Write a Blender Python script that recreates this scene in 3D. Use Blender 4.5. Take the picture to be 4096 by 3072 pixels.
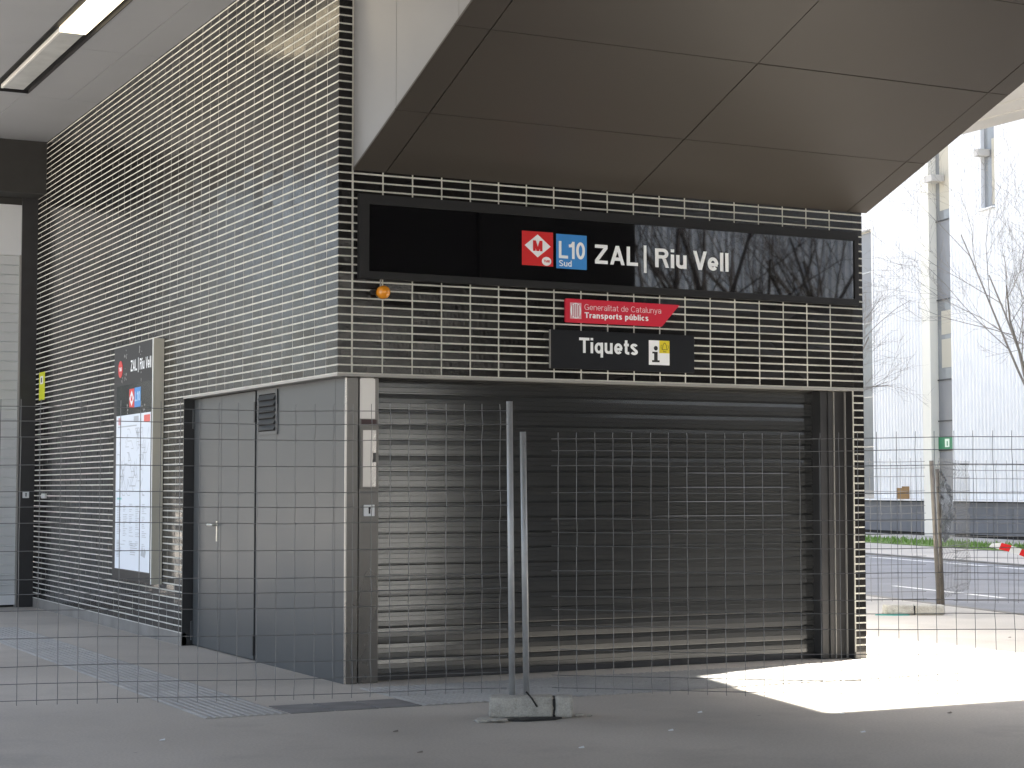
import bpy, bmesh, math, random
from mathutils import Vector, Matrix
random.seed(7)
R = math.radians
for o in list(bpy.data.objects): bpy.data.objects.remove(o)
scn = bpy.context.scene
COL = scn.collection

# ------------------------------------------------------------------ camera
CAM = Vector((-5.0675, -12.8944, 1.4822))
YAW, PIT, ROLL = R(26.947), R(3.3056), R(-0.0326)
cd = bpy.data.cameras.new('camera'); cam = bpy.data.objects.new('camera', cd); COL.objects.link(cam)
Fv = Vector((math.sin(YAW)*math.cos(PIT), math.cos(YAW)*math.cos(PIT), math.sin(PIT)))
Rv = Vector((math.cos(YAW), -math.sin(YAW), 0)); Uv = Rv.cross(Fv)
R2 = Rv*math.cos(ROLL)+Uv*math.sin(ROLL); U2 = -Rv*math.sin(ROLL)+Uv*math.cos(ROLL)
cam.matrix_world = Matrix(((R2.x, U2.x, -Fv.x, CAM.x), (R2.y, U2.y, -Fv.y, CAM.y), (R2.z, U2.z, -Fv.z, CAM.z), (0, 0, 0, 1)))
cd.sensor_fit = 'HORIZONTAL'; cd.sensor_width = 36.0; cd.lens = 36.0*7273.8/4096.0
cd.clip_start = 0.1; cd.clip_end = 2000
scn.camera = cam

# ------------------------------------------------------------------ sky, sun, exposure
SUN_EL, SUN_AZ = R(59.3), R(73)          # azimuth clockwise from +Y
w = bpy.data.worlds.new('World'); scn.world = w; w.use_nodes = True
nt = w.node_tree
sky = nt.nodes.new('ShaderNodeTexSky'); sky.sky_type = 'NISHITA'; sky.sun_disc = False
sky.sun_elevation = SUN_EL; sky.sun_rotation = SUN_AZ; sky.dust_density = 3.5; sky.air_density = 1.0
hs = nt.nodes.new('ShaderNodeHueSaturation'); hs.inputs['Saturation'].default_value = 0.64; nt.links.new(sky.outputs[0], hs.inputs['Color'])   # thin high haze
bg = nt.nodes['Background']; nt.links.new(hs.outputs[0], bg.inputs[0]); bg.inputs[1].default_value = 0.11
sd = bpy.data.lights.new('sun', 'SUN'); sd.energy = 5.0; sd.angle = R(1.1); sd.color = (1.0, 0.95, 0.86)
sun = bpy.data.objects.new('sun', sd); COL.objects.link(sun)
SV = Vector((math.sin(SUN_AZ)*math.cos(SUN_EL), math.cos(SUN_AZ)*math.cos(SUN_EL), math.sin(SUN_EL)))
sun.rotation_euler = SV.to_track_quat('Z', 'Y').to_euler(); sun.location = SV*60
vs = scn.view_settings; vs.view_transform = 'Standard'; vs.look = 'None'; vs.exposure = 2.45; vs.gamma = 1.0
try: vs.use_curve_mapping = False
except Exception: pass
scn.render.engine = 'CYCLES'
scn.cycles.max_bounces = 10; scn.cycles.diffuse_bounces = 6; scn.cycles.glossy_bounces = 4

# ------------------------------------------------------------------ materials
MATS = {}
def N(nt, t, **kw):
    n = nt.nodes.new(t)
    for k, v in kw.items():
        if k in n.inputs.keys() if isinstance(k, str) else False: n.inputs[k].default_value = v
        else: setattr(n, k, v)
    return n
def mat(name, col, rough=0.5, metal=0.0, spec=0.5, var=0.0, vscale=3.0, bump=0.0, bscale=40.0, stretch=(1, 1, 1),
        rvar=0.0, alpha=1.0, emit=None, coat=0.0, fine=0.0, fscale=200.0, dark=None, dscale=0.6, damt=0.0):
    if name in MATS: return MATS[name]
    m = bpy.data.materials.new(name); m.use_nodes = True; t = m.node_tree; L = t.links.new
    b = t.nodes['Principled BSDF']
    b.inputs['Base Color'].default_value = (*col, 1); b.inputs['Roughness'].default_value = rough
    b.inputs['Metallic'].default_value = metal; b.inputs['Specular IOR Level'].default_value = spec
    b.inputs['Alpha'].default_value = alpha
    if coat: b.inputs['Coat Weight'].default_value = coat; b.inputs['Coat Roughness'].default_value = 0.08
    if emit: b.inputs['Emission Color'].default_value = (*emit[0], 1); b.inputs['Emission Strength'].default_value = emit[1]
    geo = t.nodes.new('ShaderNodeNewGeometry'); mp = t.nodes.new('ShaderNodeMapping'); mp.inputs['Scale'].default_value = stretch
    L(geo.outputs['Position'], mp.inputs['Vector'])
    cur = None
    if var or fine or damt:
        rgb = t.nodes.new('ShaderNodeRGB'); rgb.outputs[0].default_value = (*col, 1); cur = rgb.outputs[0]
    def mul(cur, fac_socket, lo, hi):
        mr = t.nodes.new('ShaderNodeMapRange'); mr.inputs['From Min'].default_value = 0.3; mr.inputs['From Max'].default_value = 0.7
        mr.inputs['To Min'].default_value = lo; mr.inputs['To Max'].default_value = hi; L(fac_socket, mr.inputs['Value'])
        mx = t.nodes.new('ShaderNodeVectorMath'); mx.operation = 'SCALE'; L(cur, mx.inputs[0]); L(mr.outputs[0], mx.inputs['Scale'])
        return mx.outputs[0]
    nz = None
    if var or rvar:
        nz = t.nodes.new('ShaderNodeTexNoise'); nz.inputs['Scale'].default_value = vscale; nz.inputs['Detail'].default_value = 6
        L(mp.outputs[0], nz.inputs['Vector'])
    if var: cur = mul(cur, nz.outputs['Fac'], 1-var, 1+var)
    if fine:
        n2 = t.nodes.new('ShaderNodeTexNoise'); n2.inputs['Scale'].default_value = fscale; n2.inputs['Detail'].default_value = 3
        L(mp.outputs[0], n2.inputs['Vector']); cur = mul(cur, n2.outputs['Fac'], 1-fine, 1+fine)
    if damt:
        n3 = t.nodes.new('ShaderNodeTexNoise'); n3.inputs['Scale'].default_value = dscale; n3.inputs['Detail'].default_value = 8; n3.inputs['Roughness'].default_value = 0.7
        L(mp.outputs[0], n3.inputs['Vector'])
        mr = t.nodes.new('ShaderNodeMapRange'); mr.inputs['From Min'].default_value = 0.52; mr.inputs['From Max'].default_value = 0.72
        mr.inputs['To Max'].default_value = damt; L(n3.outputs['Fac'], mr.inputs['Value'])
        mx = t.nodes.new('ShaderNodeMix'); mx.data_type = 'RGBA'; L(mr.outputs[0], mx.inputs[0]); L(cur, mx.inputs[6]); mx.inputs[7].default_value = (*(dark or (0.1, 0.1, 0.1)), 1)
        cur = mx.outputs[2]
    if cur is not None: L(cur, b.inputs['Base Color'])
    if rvar:
        mr = t.nodes.new('ShaderNodeMapRange'); mr.inputs['From Min'].default_value = 0.3; mr.inputs['From Max'].default_value = 0.7
        mr.inputs['To Min'].default_value = max(0.02, rough-rvar); mr.inputs['To Max'].default_value = rough+rvar
        L(nz.outputs['Fac'], mr.inputs['Value']); L(mr.outputs[0], b.inputs['Roughness'])
    if bump:
        nb = t.nodes.new('ShaderNodeTexNoise'); nb.inputs['Scale'].default_value = bscale; nb.inputs['Detail'].default_value = 5
        L(mp.outputs[0], nb.inputs['Vector'])
        bp = t.nodes.new('ShaderNodeBump'); bp.inputs['Strength'].default_value = bump; bp.inputs['Distance'].default_value = 0.01
        L(nb.outputs['Fac'], bp.inputs['Height']); L(bp.outputs[0], b.inputs['Normal'])
    MATS[name] = m
    return m

def brick_mat():
    m = mat('glazed_black_brick', (0.012, 0.0112, 0.011), rough=0.13, spec=0.38, bump=0.16, bscale=38, stretch=(1, 1, 0.6), rvar=0.06, vscale=9)
    t = m.node_tree; L = t.links.new; b = t.nodes['Principled BSDF']
    geo = t.nodes.new('ShaderNodeNewGeometry')
    add = t.nodes.new('ShaderNodeVectorMath'); add.operation = 'ADD'; add.inputs[1].default_value = (0.13, 0.0, 0.025); L(geo.outputs['Position'], add.inputs[0])
    sn = t.nodes.new('ShaderNodeVectorMath'); sn.operation = 'SNAP'; sn.inputs[1].default_value = (0.25, 0.25, 0.0642); L(add.outputs[0], sn.inputs[0])
    wn = t.nodes.new('ShaderNodeTexWhiteNoise'); L(sn.outputs[0], wn.inputs['Vector'])
    mr = t.nodes.new('ShaderNodeMapRange'); mr.inputs['To Min'].default_value = 0.55; mr.inputs['To Max'].default_value = 1.5; L(wn.outputs['Value'], mr.inputs['Value'])
    sc = t.nodes.new('ShaderNodeVectorMath'); sc.operation = 'SCALE'; sc.inputs[0].default_value = (0.012, 0.0112, 0.011); L(mr.outputs[0], sc.inputs['Scale'])
    L(sc.outputs[0], b.inputs['Base Color'])
    return m
M_BRICK = brick_mat()
M_MORTAR = mat('mortar', (0.58, 0.57, 0.515), rough=0.85, var=0.14, vscale=4, fine=0.1, fscale=90)
M_TRIM = mat('steel_angle', (0.34, 0.33, 0.31), rough=0.45, metal=0.4)
M_CONC = mat('concrete_plinth', (0.22, 0.21, 0.195), rough=0.85, var=0.15, vscale=3, fine=0.12, fscale=120)
M_PAVE = mat('pavement_concrete', (0.47, 0.435, 0.39), rough=0.72, var=0.13, vscale=0.55, fine=0.10, fscale=60, dark=(0.32, 0.30, 0.275), dscale=0.9, damt=0.6, bump=0.15, bscale=90, rvar=0.1)
def spots(m, scale, size, col, amt, seed=0.0):
    t = m.node_tree; L = t.links.new; b = t.nodes['Principled BSDF']; src = b.inputs['Base Color'].links[0].from_socket
    geo = t.nodes.new('ShaderNodeNewGeometry'); mp = t.nodes.new('ShaderNodeMapping'); mp.inputs['Location'].default_value = (seed, seed*1.7, 0); mp.inputs['Scale'].default_value = (1, 1, 0); L(geo.outputs['Position'], mp.inputs[0])
    nz = t.nodes.new('ShaderNodeTexNoise'); nz.inputs['Scale'].default_value = scale*9; L(mp.outputs[0], nz.inputs['Vector'])
    vo = t.nodes.new('ShaderNodeTexVoronoi'); vo.inputs['Scale'].default_value = scale; L(mp.outputs[0], vo.inputs['Vector'])
    ad = t.nodes.new('ShaderNodeMath'); ad.operation = 'MULTIPLY_ADD'; ad.inputs[1].default_value = size*1.6; L(nz.outputs['Fac'], ad.inputs[0]); L(vo.outputs['Distance'], ad.inputs[2])
    mr = t.nodes.new('ShaderNodeMapRange'); mr.inputs['From Min'].default_value = size*1.5; mr.inputs['From Max'].default_value = size*1.9; mr.inputs['To Min'].default_value = amt; mr.inputs['To Max'].default_value = 0.0; L(ad.outputs[0], mr.inputs['Value'])
    mx = t.nodes.new('ShaderNodeMix'); mx.data_type = 'RGBA'; L(mr.outputs[0], mx.inputs[0]); L(src, mx.inputs[6]); mx.inputs[7].default_value = (*col, 1); L(mx.outputs[2], b.inputs['Base Color'])
spots(M_PAVE, 1.6, 0.03, (0.12, 0.115, 0.11), 0.55); spots(M_PAVE, 0.9, 0.022, (0.52, 0.50, 0.47), 0.5, 3.3); spots(M_PAVE, 0.45, 0.06, (0.20, 0.185, 0.17), 0.4, 7.1)
M_TACT = mat('tactile_concrete', (0.37, 0.36, 0.345), rough=0.7, var=0.12, vscale=2.0, fine=0.1, fscale=70)
M_TDARK = mat('dark_tile', (0.21, 0.205, 0.205), rough=0.6, var=0.2, vscale=5, fine=0.1)
M_PANEL = mat('composite_panel_shaded', (0.058, 0.051, 0.044), rough=0.42, spec=0.22, var=0.04, vscale=1.2, rvar=0.04)  # soffit shade and brown ground bounce are put into this colour
M_CHEEK = mat('cheek_panel_lit', (0.21, 0.212, 0.215), rough=0.35, spec=0.5, var=0.03, vscale=1.2)  # same cladding as the soffit, paler to carry the sky light from the left
M_GAP = mat('joint_shadow_gap', (0.018, 0.017, 0.016), rough=0.9)
M_CEIL = mat('ceiling_panel', (0.335, 0.345, 0.36), rough=0.5, var=0.04, vscale=1.0)
M_DARKM = mat('dark_metal', (0.028, 0.028, 0.03), rough=0.45, var=0.15, vscale=6, rvar=0.08)
M_BEAM = mat('dark_render', (0.035, 0.034, 0.032), rough=0.8, var=0.1, vscale=5)
M_STEEL = mat('grey_painted_steel', (0.082, 0.089, 0.093), rough=0.34, metal=0.15, spec=0.3, var=0.06, vscale=1.1, rvar=0.04, bump=0.03, bscale=3)
M_STAIN = mat('stainless_steel', (0.42, 0.41, 0.40), rough=0.28, metal=0.9, var=0.12, vscale=2, stretch=(1, 1, 0.3), rvar=0.08)
M_JAMB = mat('satin_steel_jamb', (0.13, 0.127, 0.123), rough=0.3, metal=0.75, var=0.15, vscale=2.0, stretch=(1, 1, 0.3), rvar=0.05)
M_SHUT = mat('dark_shutter_steel', (0.095, 0.098, 0.10), rough=0.16, metal=0.75, var=0.06, vscale=0.7)
M_WSHUT = mat('pale_shutter', (0.55, 0.57, 0.58), rough=0.4, var=0.05, vscale=3)
M_WHITE = mat('white_paint', (0.68, 0.70, 0.72), rough=0.4)
M_GLOSSB = mat('black_glass', (0.004, 0.004, 0.005), rough=0.02, spec=0.85)
M_FRAME = mat('sign_frame_black', (0.014, 0.014, 0.015), rough=0.5, var=0.1, spec=0.3)
M_SIGNB = mat('sign_black', (0.009, 0.010, 0.013), rough=0.45, spec=0.25)
M_LETTER = mat('letter_white', (0.86, 0.89, 0.91), rough=0.5)
M_RED = mat('sign_red', (0.62, 0.010, 0.012), rough=0.45)
M_RED2 = mat('plate_red', (0.60, 0.008, 0.035), rough=0.45)
M_BLUE = mat('sign_blue', (0.035, 0.24, 0.62), rough=0.45)
M_YEL = mat('sign_yellow', (0.75, 0.62, 0.02), rough=0.5)
M_LIME = mat('sticker_yellow', (0.62, 0.66, 0.03), rough=0.5)
M_INK = mat('ink_black', (0.012, 0.012, 0.014), rough=0.6)
M_PRINT = mat('print_grey', (0.40, 0.43, 0.47), rough=0.6)
M_POSTER = mat('backlit_paper', (0.60, 0.65, 0.72), rough=0.5, emit=((0.78, 0.88, 1.0), 0.03))
M_GALV = mat('galvanised', (0.40, 0.41, 0.42), rough=0.45, metal=0.4, var=0.12, vscale=8)
M_WIRE = mat('wire', (0.17, 0.172, 0.175), rough=0.5, metal=0.3)
M_BLOCK = mat('cast_concrete', (0.40, 0.385, 0.35), rough=0.9, var=0.16, vscale=9, fine=0.15, fscale=110, bump=0.5, bscale=70, dark=(0.17, 0.165, 0.14), dscale=7, damt=0.6)
M_RUBBER = mat('black_rubber', (0.015, 0.015, 0.015), rough=0.7)
M_AMBER = mat('amber_lens', (0.75, 0.27, 0.01), rough=0.12, coat=0.6)
M_LAMPON = mat('lamp_lit', (0.9, 0.85, 0.7), rough=0.5, emit=((1.0, 0.84, 0.58), 0.65))
M_LAMPOFF = mat('lamp_diffuser', (0.50, 0.51, 0.50), rough=0.35, var=0.12, vscale=5)
M_LAMPLIP = mat('lamp_lip', (0.75, 0.74, 0.70), rough=0.4)
M_ASPH = mat('asphalt', (0.20, 0.203, 0.215), rough=0.85, var=0.15, vscale=0.8, fine=0.2, fscale=60)
M_LINE = mat('road_paint', (0.72, 0.72, 0.70), rough=0.7, var=0.1, vscale=5)
M_GROUND = mat('ground_dust', (0.22, 0.20, 0.17), rough=0.95, var=0.2, vscale=0.1)
M_GRASSB = mat('turf', (0.14, 0.21, 0.06), rough=0.9, var=0.3, vscale=2)
M_CORR = mat('white_cladding', (0.80, 0.80, 0.80), rough=0.5, var=0.03, vscale=1)
M_CREAM = mat('cream_paint', (0.80, 0.77, 0.68), rough=0.6)
M_PLINTH = mat('grey_plinth', (0.14, 0.145, 0.155), rough=0.8, var=0.12, vscale=1.5)
M_GLASS = mat('window_glass', (0.20, 0.21, 0.215), rough=0.06, spec=0.6, var=0.3, vscale=0.4)
M_GREYP = mat('grey_panel', (0.185, 0.19, 0.20), rough=0.35, var=0.1, vscale=1)
M_BLIND = mat('cream_blind', (0.46, 0.43, 0.35), rough=0.8)
M_GREEN = mat('exit_green', (0.03, 0.20, 0.09), rough=0.5)
M_BARK = mat('bark', (0.23, 0.205, 0.18), rough=0.9, var=0.2, vscale=6)
M_CARD = mat('cardboard', (0.36, 0.22, 0.10), rough=0.85, var=0.1, vscale=10)
M_DECK = mat('deck_concrete', (0.52, 0.50, 0.47), rough=0.8, var=0.06, vscale=0.8)
M_ROOF = mat('roof_soffit', (0.09, 0.088, 0.085), rough=0.8, var=0.1, vscale=1)
M_FILM = mat('plastic_film', (0.16, 0.16, 0.155), rough=0.25, spec=0.6, alpha=0.82)
M_BARKD = mat('dark_bark', (0.07, 0.06, 0.055), rough=0.9, var=0.2, vscale=6)
M_POSTD = mat('weathered_post', (0.15, 0.135, 0.12), rough=0.6, metal=0.2, var=0.2, vscale=9)
M_BLUEC = mat('bluish_cladding', (0.55, 0.61, 0.70), rough=0.5, var=0.15, vscale=1.5, stretch=(2, 2, 0.2))
M_TEAL = mat('teal_pad', (0.05, 0.35, 0.33), rough=0.7)

# ------------------------------------------------------------------ mesh helpers
class MB:
    def __init__(s): s.v = []; s.f = []; s.mi = []
    def quad(s, *p, mi=0):
        n = len(s.v); s.v += [tuple(q) for q in p]; s.f.append(tuple(range(n, n+len(p)))); s.mi.append(mi); return s
    def box(s, x0, x1, y0, y1, z0, z1, mi=0):
        n = len(s.v)
        s.v += [(x0, y0, z0), (x1, y0, z0), (x1, y1, z0), (x0, y1, z0), (x0, y0, z1), (x1, y0, z1), (x1, y1, z1), (x0, y1, z1)]
        for f in ((3, 2, 1, 0), (4, 5, 6, 7), (0, 1, 5, 4), (1, 2, 6, 5), (2, 3, 7, 6), (3, 0, 4, 7)):
            s.f.append(tuple(n+i for i in f)); s.mi.append(mi)
        return s
    def prism(s, poly, axis, a0, a1, mi=0):
        # poly: list of 2D points in the plane perpendicular to axis
        def P(p, a):
            if axis == 'x': return (a, p[0], p[1])
            if axis == 'y': return (p[0], a, p[1])
            return (p[0], p[1], a)
        n = len(s.v); k = len(poly)
        s.v += [P(p, a0) for p in poly]+[P(p, a1) for p in poly]
        s.f.append(tuple(range(n, n+k))); s.mi.append(mi); s.f.append(tuple(range(n+2*k-1, n+k-1, -1))); s.mi.append(mi)
        for i in range(k):
            j = (i+1) % k; s.f.append((n+i, n+j, n+k+j, n+k+i)); s.mi.append(mi)
        return s
    def tube(s, pts, rad, sides=6, mi=0, cap=True):
        pts = [Vector(p) for p in pts]; k = len(pts); n = len(s.v)
        rr = rad if isinstance(rad, (list, tuple)) else [rad]*k
        for i, p in enumerate(pts):
            d = (pts[min(i+1, k-1)]-pts[max(i-1, 0)]).normalized()
            a = d.orthogonal() if abs(d.z) > 0.9 else d.cross(Vector((0, 0, 1)))
            if abs(d.z) > 0.9: a = Vector((1, 0, 0))-d*d.x
            a.normalize(); b = d.cross(a)
            for j in range(sides):
                t = 2*math.pi*j/sides; s.v.append(tuple(p+(a*math.cos(t)+b*math.sin(t))*rr[i]))
        for i in range(k-1):
            for j in range(sides):
                j2 = (j+1) % sides; s.f.append((n+i*sides+j, n+i*sides+j2, n+(i+1)*sides+j2, n+(i+1)*sides+j)); s.mi.append(mi)
        if cap:
            s.f.append(tuple(n+j for j in range(sides-1, -1, -1))); s.f.append(tuple(n+(k-1)*sides+j for j in range(sides))); s.mi += [mi, mi]
        return s
    def mesh(s, name, mats):
        me = bpy.data.meshes.new(name); me.from_pydata(s.v, [], s.f)
        for m in (mats if isinstance(mats, (list, tuple)) else [mats]): me.materials.append(m)
        if any(s.mi): me.polygons.foreach_set('material_index', s.mi)
        me.update(); bm = bmesh.new(); bm.from_mesh(me); bmesh.ops.recalc_face_normals(bm, faces=bm.faces); bm.to_mesh(me); bm.free()
        return me
    def build(s, name, mats, parent=None, smooth=False, bevel=0.0):
        return link(name, s.mesh(name, mats), parent, smooth, bevel)
def link(name, me, parent=None, smooth=False, bevel=0.0):
    if smooth:
        for p in me.polygons: p.use_smooth = True
    if bevel:
        bm = bmesh.new(); bm.from_mesh(me)
        bmesh.ops.bevel(bm, geom=[e for e in bm.edges if len(e.link_faces) == 2 and e.calc_face_angle(0) > 0.5], offset=bevel, segments=2, affect='EDGES', profile=0.5)
        bm.to_mesh(me); bm.free()
    o = bpy.data.objects.new(name, me); COL.objects.link(o)
    if parent is not None: adopt(o, parent)
    return o
WORLD = {}
def adopt(o, parent):
    o.parent = parent
    o.matrix_parent_inverse = WORLD.get(parent.name, Matrix.Identity(4)).inverted()
def thing(name, loc, label, cat, group=None):
    o = bpy.data.objects.new(name, None); COL.objects.link(o); o.location = loc; o.empty_display_size = 0.2
    WORLD[o.name] = Matrix.Translation(Vector(loc))
    return tag(o, label, cat, group)
def tag(o, label, cat, group=None):
    o['label'] = label; o['category'] = cat
    if group: o['group'] = group
    return o
def struct(o): o['kind'] = 'structure'; return o
def stuff(o): o['kind'] = 'stuff'; return o
# grotesque stroke lettering: every glyph is a few strokes of even width (cap height 1, x-height 0.72)
def arc(cx, cy, rx, ry, a0, a1, n=12): return [(cx+rx*math.cos(R(a0+(a1-a0)*i/n)), cy+ry*math.sin(R(a0+(a1-a0)*i/n))) for i in range(n+1)]
def glyph(c, h):
    """returns advance width and strokes; a stroke is ('p', points, closed) or ('s', x0, y0, x1, y1) with level ends"""
    X = 0.72; bow = lambda cx, w=0.56: ('p', arc(cx, X/2, w/2-h, X/2-h, 0, 360, 20)[:-1], True)
    st = lambda x, a, b: ('p', [(x, a), (x, b)], False)
    if c == ' ': return 0.26, []
    if c == '|': return 2*h, [st(h, -.2, 1.1)]
    if c == 'Z': return .70, [('p', [(.02, 1-h), (.68, 1-h)], False), ('s', .58, 1-2*h, .12, 2*h), ('p', [(.02, h), (.69, h)], False)]
    if c == 'A': return .78, [('s', h*1.1, 0, .39, 1), ('s', .78-h*1.1, 0, .39, 1), ('p', [(.2, .3), (.58, .3)], False)]
    if c == 'V': return .74, [('s', h*1.1, 1, .37, 0), ('s', .74-h*1.1, 1, .37, 0)]
    if c == 'M': return .92, [st(h, 0, 1), st(.92-h, 0, 1), ('s', h*1.2, 1, .46, 0), ('s', .92-h*1.2, 1, .46, 0)]
    if c == 'L': return .60, [('p', [(h, 1), (h, h), (.60, h)], False)]
    if c == 'T': return .68, [('p', [(0, 1-h), (.68, 1-h)], False), st(.34, 0, 1-h)]
    if c == 'B': return .66, [st(h, 0, 1), ('p', [(h, 1-h)]+arc(.40, .76, .22-h+.02, .24-h, 90, -90)+[(h, .52)], False), ('p', [(h, .52)]+arc(.42, .27, .24-h, .27-h, 90, -90)+[(h, h)], False)]
    if c == 'R': return .70, [st(h, 0, 1), ('p', [(h, 1-h)]+arc(.42, .735, .26-h, .265-h, 90, -90)+[(h, .47+h)], False), ('s', .46, .47, .62, 0)]
    if c == 'G': return .76, [('p', arc(.38, .5, .38-h, .5-h, 40, 345, 20)+[(.76-h, .45), (.42, .45)], False), st(.76-h, 0, .45)]
    if c == 'C': return .72, [('p', arc(.38, .5, .38-h, .5-h, 42, 318, 20), False)]
    if c == 'S': return .66, [('p', arc(.33, .745, .33-h, .255-h, 20, 250, 12)+arc(.33, .255, .33-h, .255-h+.001, 70, -165, 12), False)]
    if c == 's': return .50, [('p', arc(.25, .535, .25-h, .185-h*.8, 15, 245, 10)+arc(.25, .185, .25-h, .185-h*.8, 65, -165, 10), False)]
    if c == 'i': return 2*h, [st(h, 0, X), st(h, .84, 1)]
    if c == 'l': return 2*h, [st(h, 0, 1)]
    if c in 'uú':
        q = [('p', [(h, X)]+arc(.27, .25, .27-h, .25-h, 180, 360, 12)+[(.54-h, X)], False), st(.54-h, 0, .3)]
        if c == 'ú': q.append(('s', .24, .80, .34, 1.0))
        return .54, q
    if c == 'n': return .54, [st(h, 0, X), ('p', [(h, X-.3)]+arc(.27, X-.25, .27-h, .25-h, 180, 0, 12)+[(.54-h, 0)], False)]
    if c == 'r': return .34, [st(h, 0, X), ('p', [(h, X-.3)]+arc(.29, X-.24, .29-h, .24-h, 180, 85, 8)+[(.35, X-h)], False)]
    if c == 'e': return .56, [('p', [(h*1.2, X/2-h*.4), (.56-h*.4, X/2-h*.4)], False), ('p', arc(.28, X/2, .28-h, X/2-h, -4, 318, 22), False)]
    if c == 'c': return .52, [('p', arc(.28, X/2, .28-h, X/2-h, 48, 312, 18), False)]
    if c == 'o': return .56, [bow(.28)]
    if c == 'd': return .56, [bow(.28), st(.56-h, 0, 1)]
    if c == 'b': return .56, [bow(.28), st(h, 0, 1)]
    if c == 'p': return .56, [bow(.28), st(h, -.26, X)]
    if c == 'q': return .56, [bow(.28), st(.56-h, -.26, X)]
    if c == 'a': return .53, [('p', arc(.26, X-.22, .26-h, .22-h, 165, 0, 10)+[(.52-h, 0)], False), ('p', arc(.24, .21, .24-h, .21-h*.9, 0, 360, 16)[:-1], True)]
    if c == 't': return .34, [('p', [(.15, .94)]+arc(.31, .17, .16, .17-h, 180, 270, 6)+[(.36, h)], False), ('p', [(0, X-h), (.33, X-h)], False)]
    if c == 'y': return .54, [('s', h*1.1, X, .27, .02), ('s', .54-h*1.1, X, .20, -.24), ('p', [(.05, -.24+h), (.20, -.24+h)], False)]
    if c == '1': return .40, [st(.40-h, 0, 1), ('p', [(.02, .74), (.2, .76), (.40-h, .92)], False)]
    if c == '0': return .58, [('p', arc(.29, .5, .29-h, .5-h, 0, 360, 24)[:-1], True)]
    return .5, []
def offset_poly(pts, h, closed):
    n = len(pts); Lf, Rt_ = [], []
    for i in range(n):
        p = Vector(pts[i]); a = Vector(pts[i-1]) if (i or closed) else None; b = Vector(pts[(i+1) % n]) if (i < n-1 or closed) else None
        d1 = (p-a).normalized() if a is not None else None; d2 = (b-p).normalized() if b is not None else None
        if d1 is None: d1 = d2
        if d2 is None: d2 = d1
        n1 = Vector((-d1.y, d1.x)); n2 = Vector((-d2.y, d2.x)); m = n1+n2
        m = m.normalized() if m.length > 1e-4 else n1; k = h/max(0.45, m.dot(n1)); Lf.append(p+m*k); Rt_.append(p-m*k)
    return Lf, Rt_
def lettering(name, s, face, off, a0, a1, z0, cap, m, parent, bold=0.085, track=0.10):
    """face 'front' (plane Y=off, running +X from a0 to a1) or 'left' (plane X=off, running -Y from a0 to a1)."""
    h = bold; x = 0.0; quads = []; lay = 0
    for ch in s:
        adv, strokes = glyph(ch, h)
        for k, q in enumerate(strokes):
            if q[0] == 's':
                _, x0, y0, x1, y1 = q; hh = h*math.hypot(x1-x0, y1-y0)/abs(y1-y0)
                quads.append(([(x+x0-hh, y0), (x+x0+hh, y0), (x+x1+hh, y1), (x+x1-hh, y1)], k))
            else:
                Lf, Rt_ = offset_poly(q[1], h, q[2]); n = len(Lf)
                for i in range(n if q[2] else n-1):
                    j = (i+1) % n; quads.append(([(x+v.x, v.y) for v in (Lf[i], Lf[j], Rt_[j], Rt_[i])], k))
        x += adv+track-(0.07 if ch in 'VL' else 0.03 if ch == 'T' else 0)
    tot = x-track; sx = abs(a1-a0)/tot; mb = MB()
    for q, k in quads:
        o = off-0.0002*k; P = []
        for u, v in q:
            P.append((a0+u*sx, o, z0+v*cap) if face == 'front' else (o, a0-u*sx, z0+v*cap))
        mb.quad(*P)
    o = mb.build(name, m, parent); return o

# ------------------------------------------------------------------ ground, road, pavements
def kx(y): return 10.6+0.2042*(y-5.7)
YA, YB = -140, 220
g = MB().quad((-600, -600, -0.16), (600, -600, -0.16), (600, 600, -0.16), (-600, 600, -0.16)).build('ground', M_GROUND); struct(g)
def strip(name, a, b, z, m, ya=YA, yb=YB, thick=0.3):
    o = MB().prism([(kx(ya)+a, ya), (kx(ya)+b, ya), (kx(yb)+b, yb), (kx(yb)+a, yb)], 'z', z-thick, z).build(name, m); return struct(o)
pave = MB().prism([(-70, YA), (kx(YA)-0.15, YA), (kx(YB)-0.15, YB), (-70, YB)], 'z', -0.3, 0).build('pavement', M_PAVE); struct(pave)
strip('kerb', -0.146, 0.0, 0.004, M_CONC)
strip('road', 0.004, 7.6, -0.03, M_ASPH)
strip('far_kerb', 7.604, 7.75, 0.004, M_CONC)
strip('far_pavement', 7.754, 18.5, 0.0, M_PAVE)
turf = strip('verge', 11.4, 13.9, 0.02, M_GRASSB, -60, 120, 0.015)
def paint(a, b, y0, y1):
    return MB().quad((kx(y0)+a, y0, -0.026), (kx(y0)+b, y0, -0.026), (kx(y1)+b, y1, -0.026), (kx(y1)+a, y1, -0.026))
o = paint(6.86, 7.02, YA, YB).build('edge_line', M_LINE); struct(o)
for i in range(-3, 10):
    y0 = 6.6+i*8.5; o = paint(1.64, 1.76, y0, y0+3.2).build('lane_dash', M_LINE); adopt(o, bpy.data.objects['edge_line'])
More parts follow.
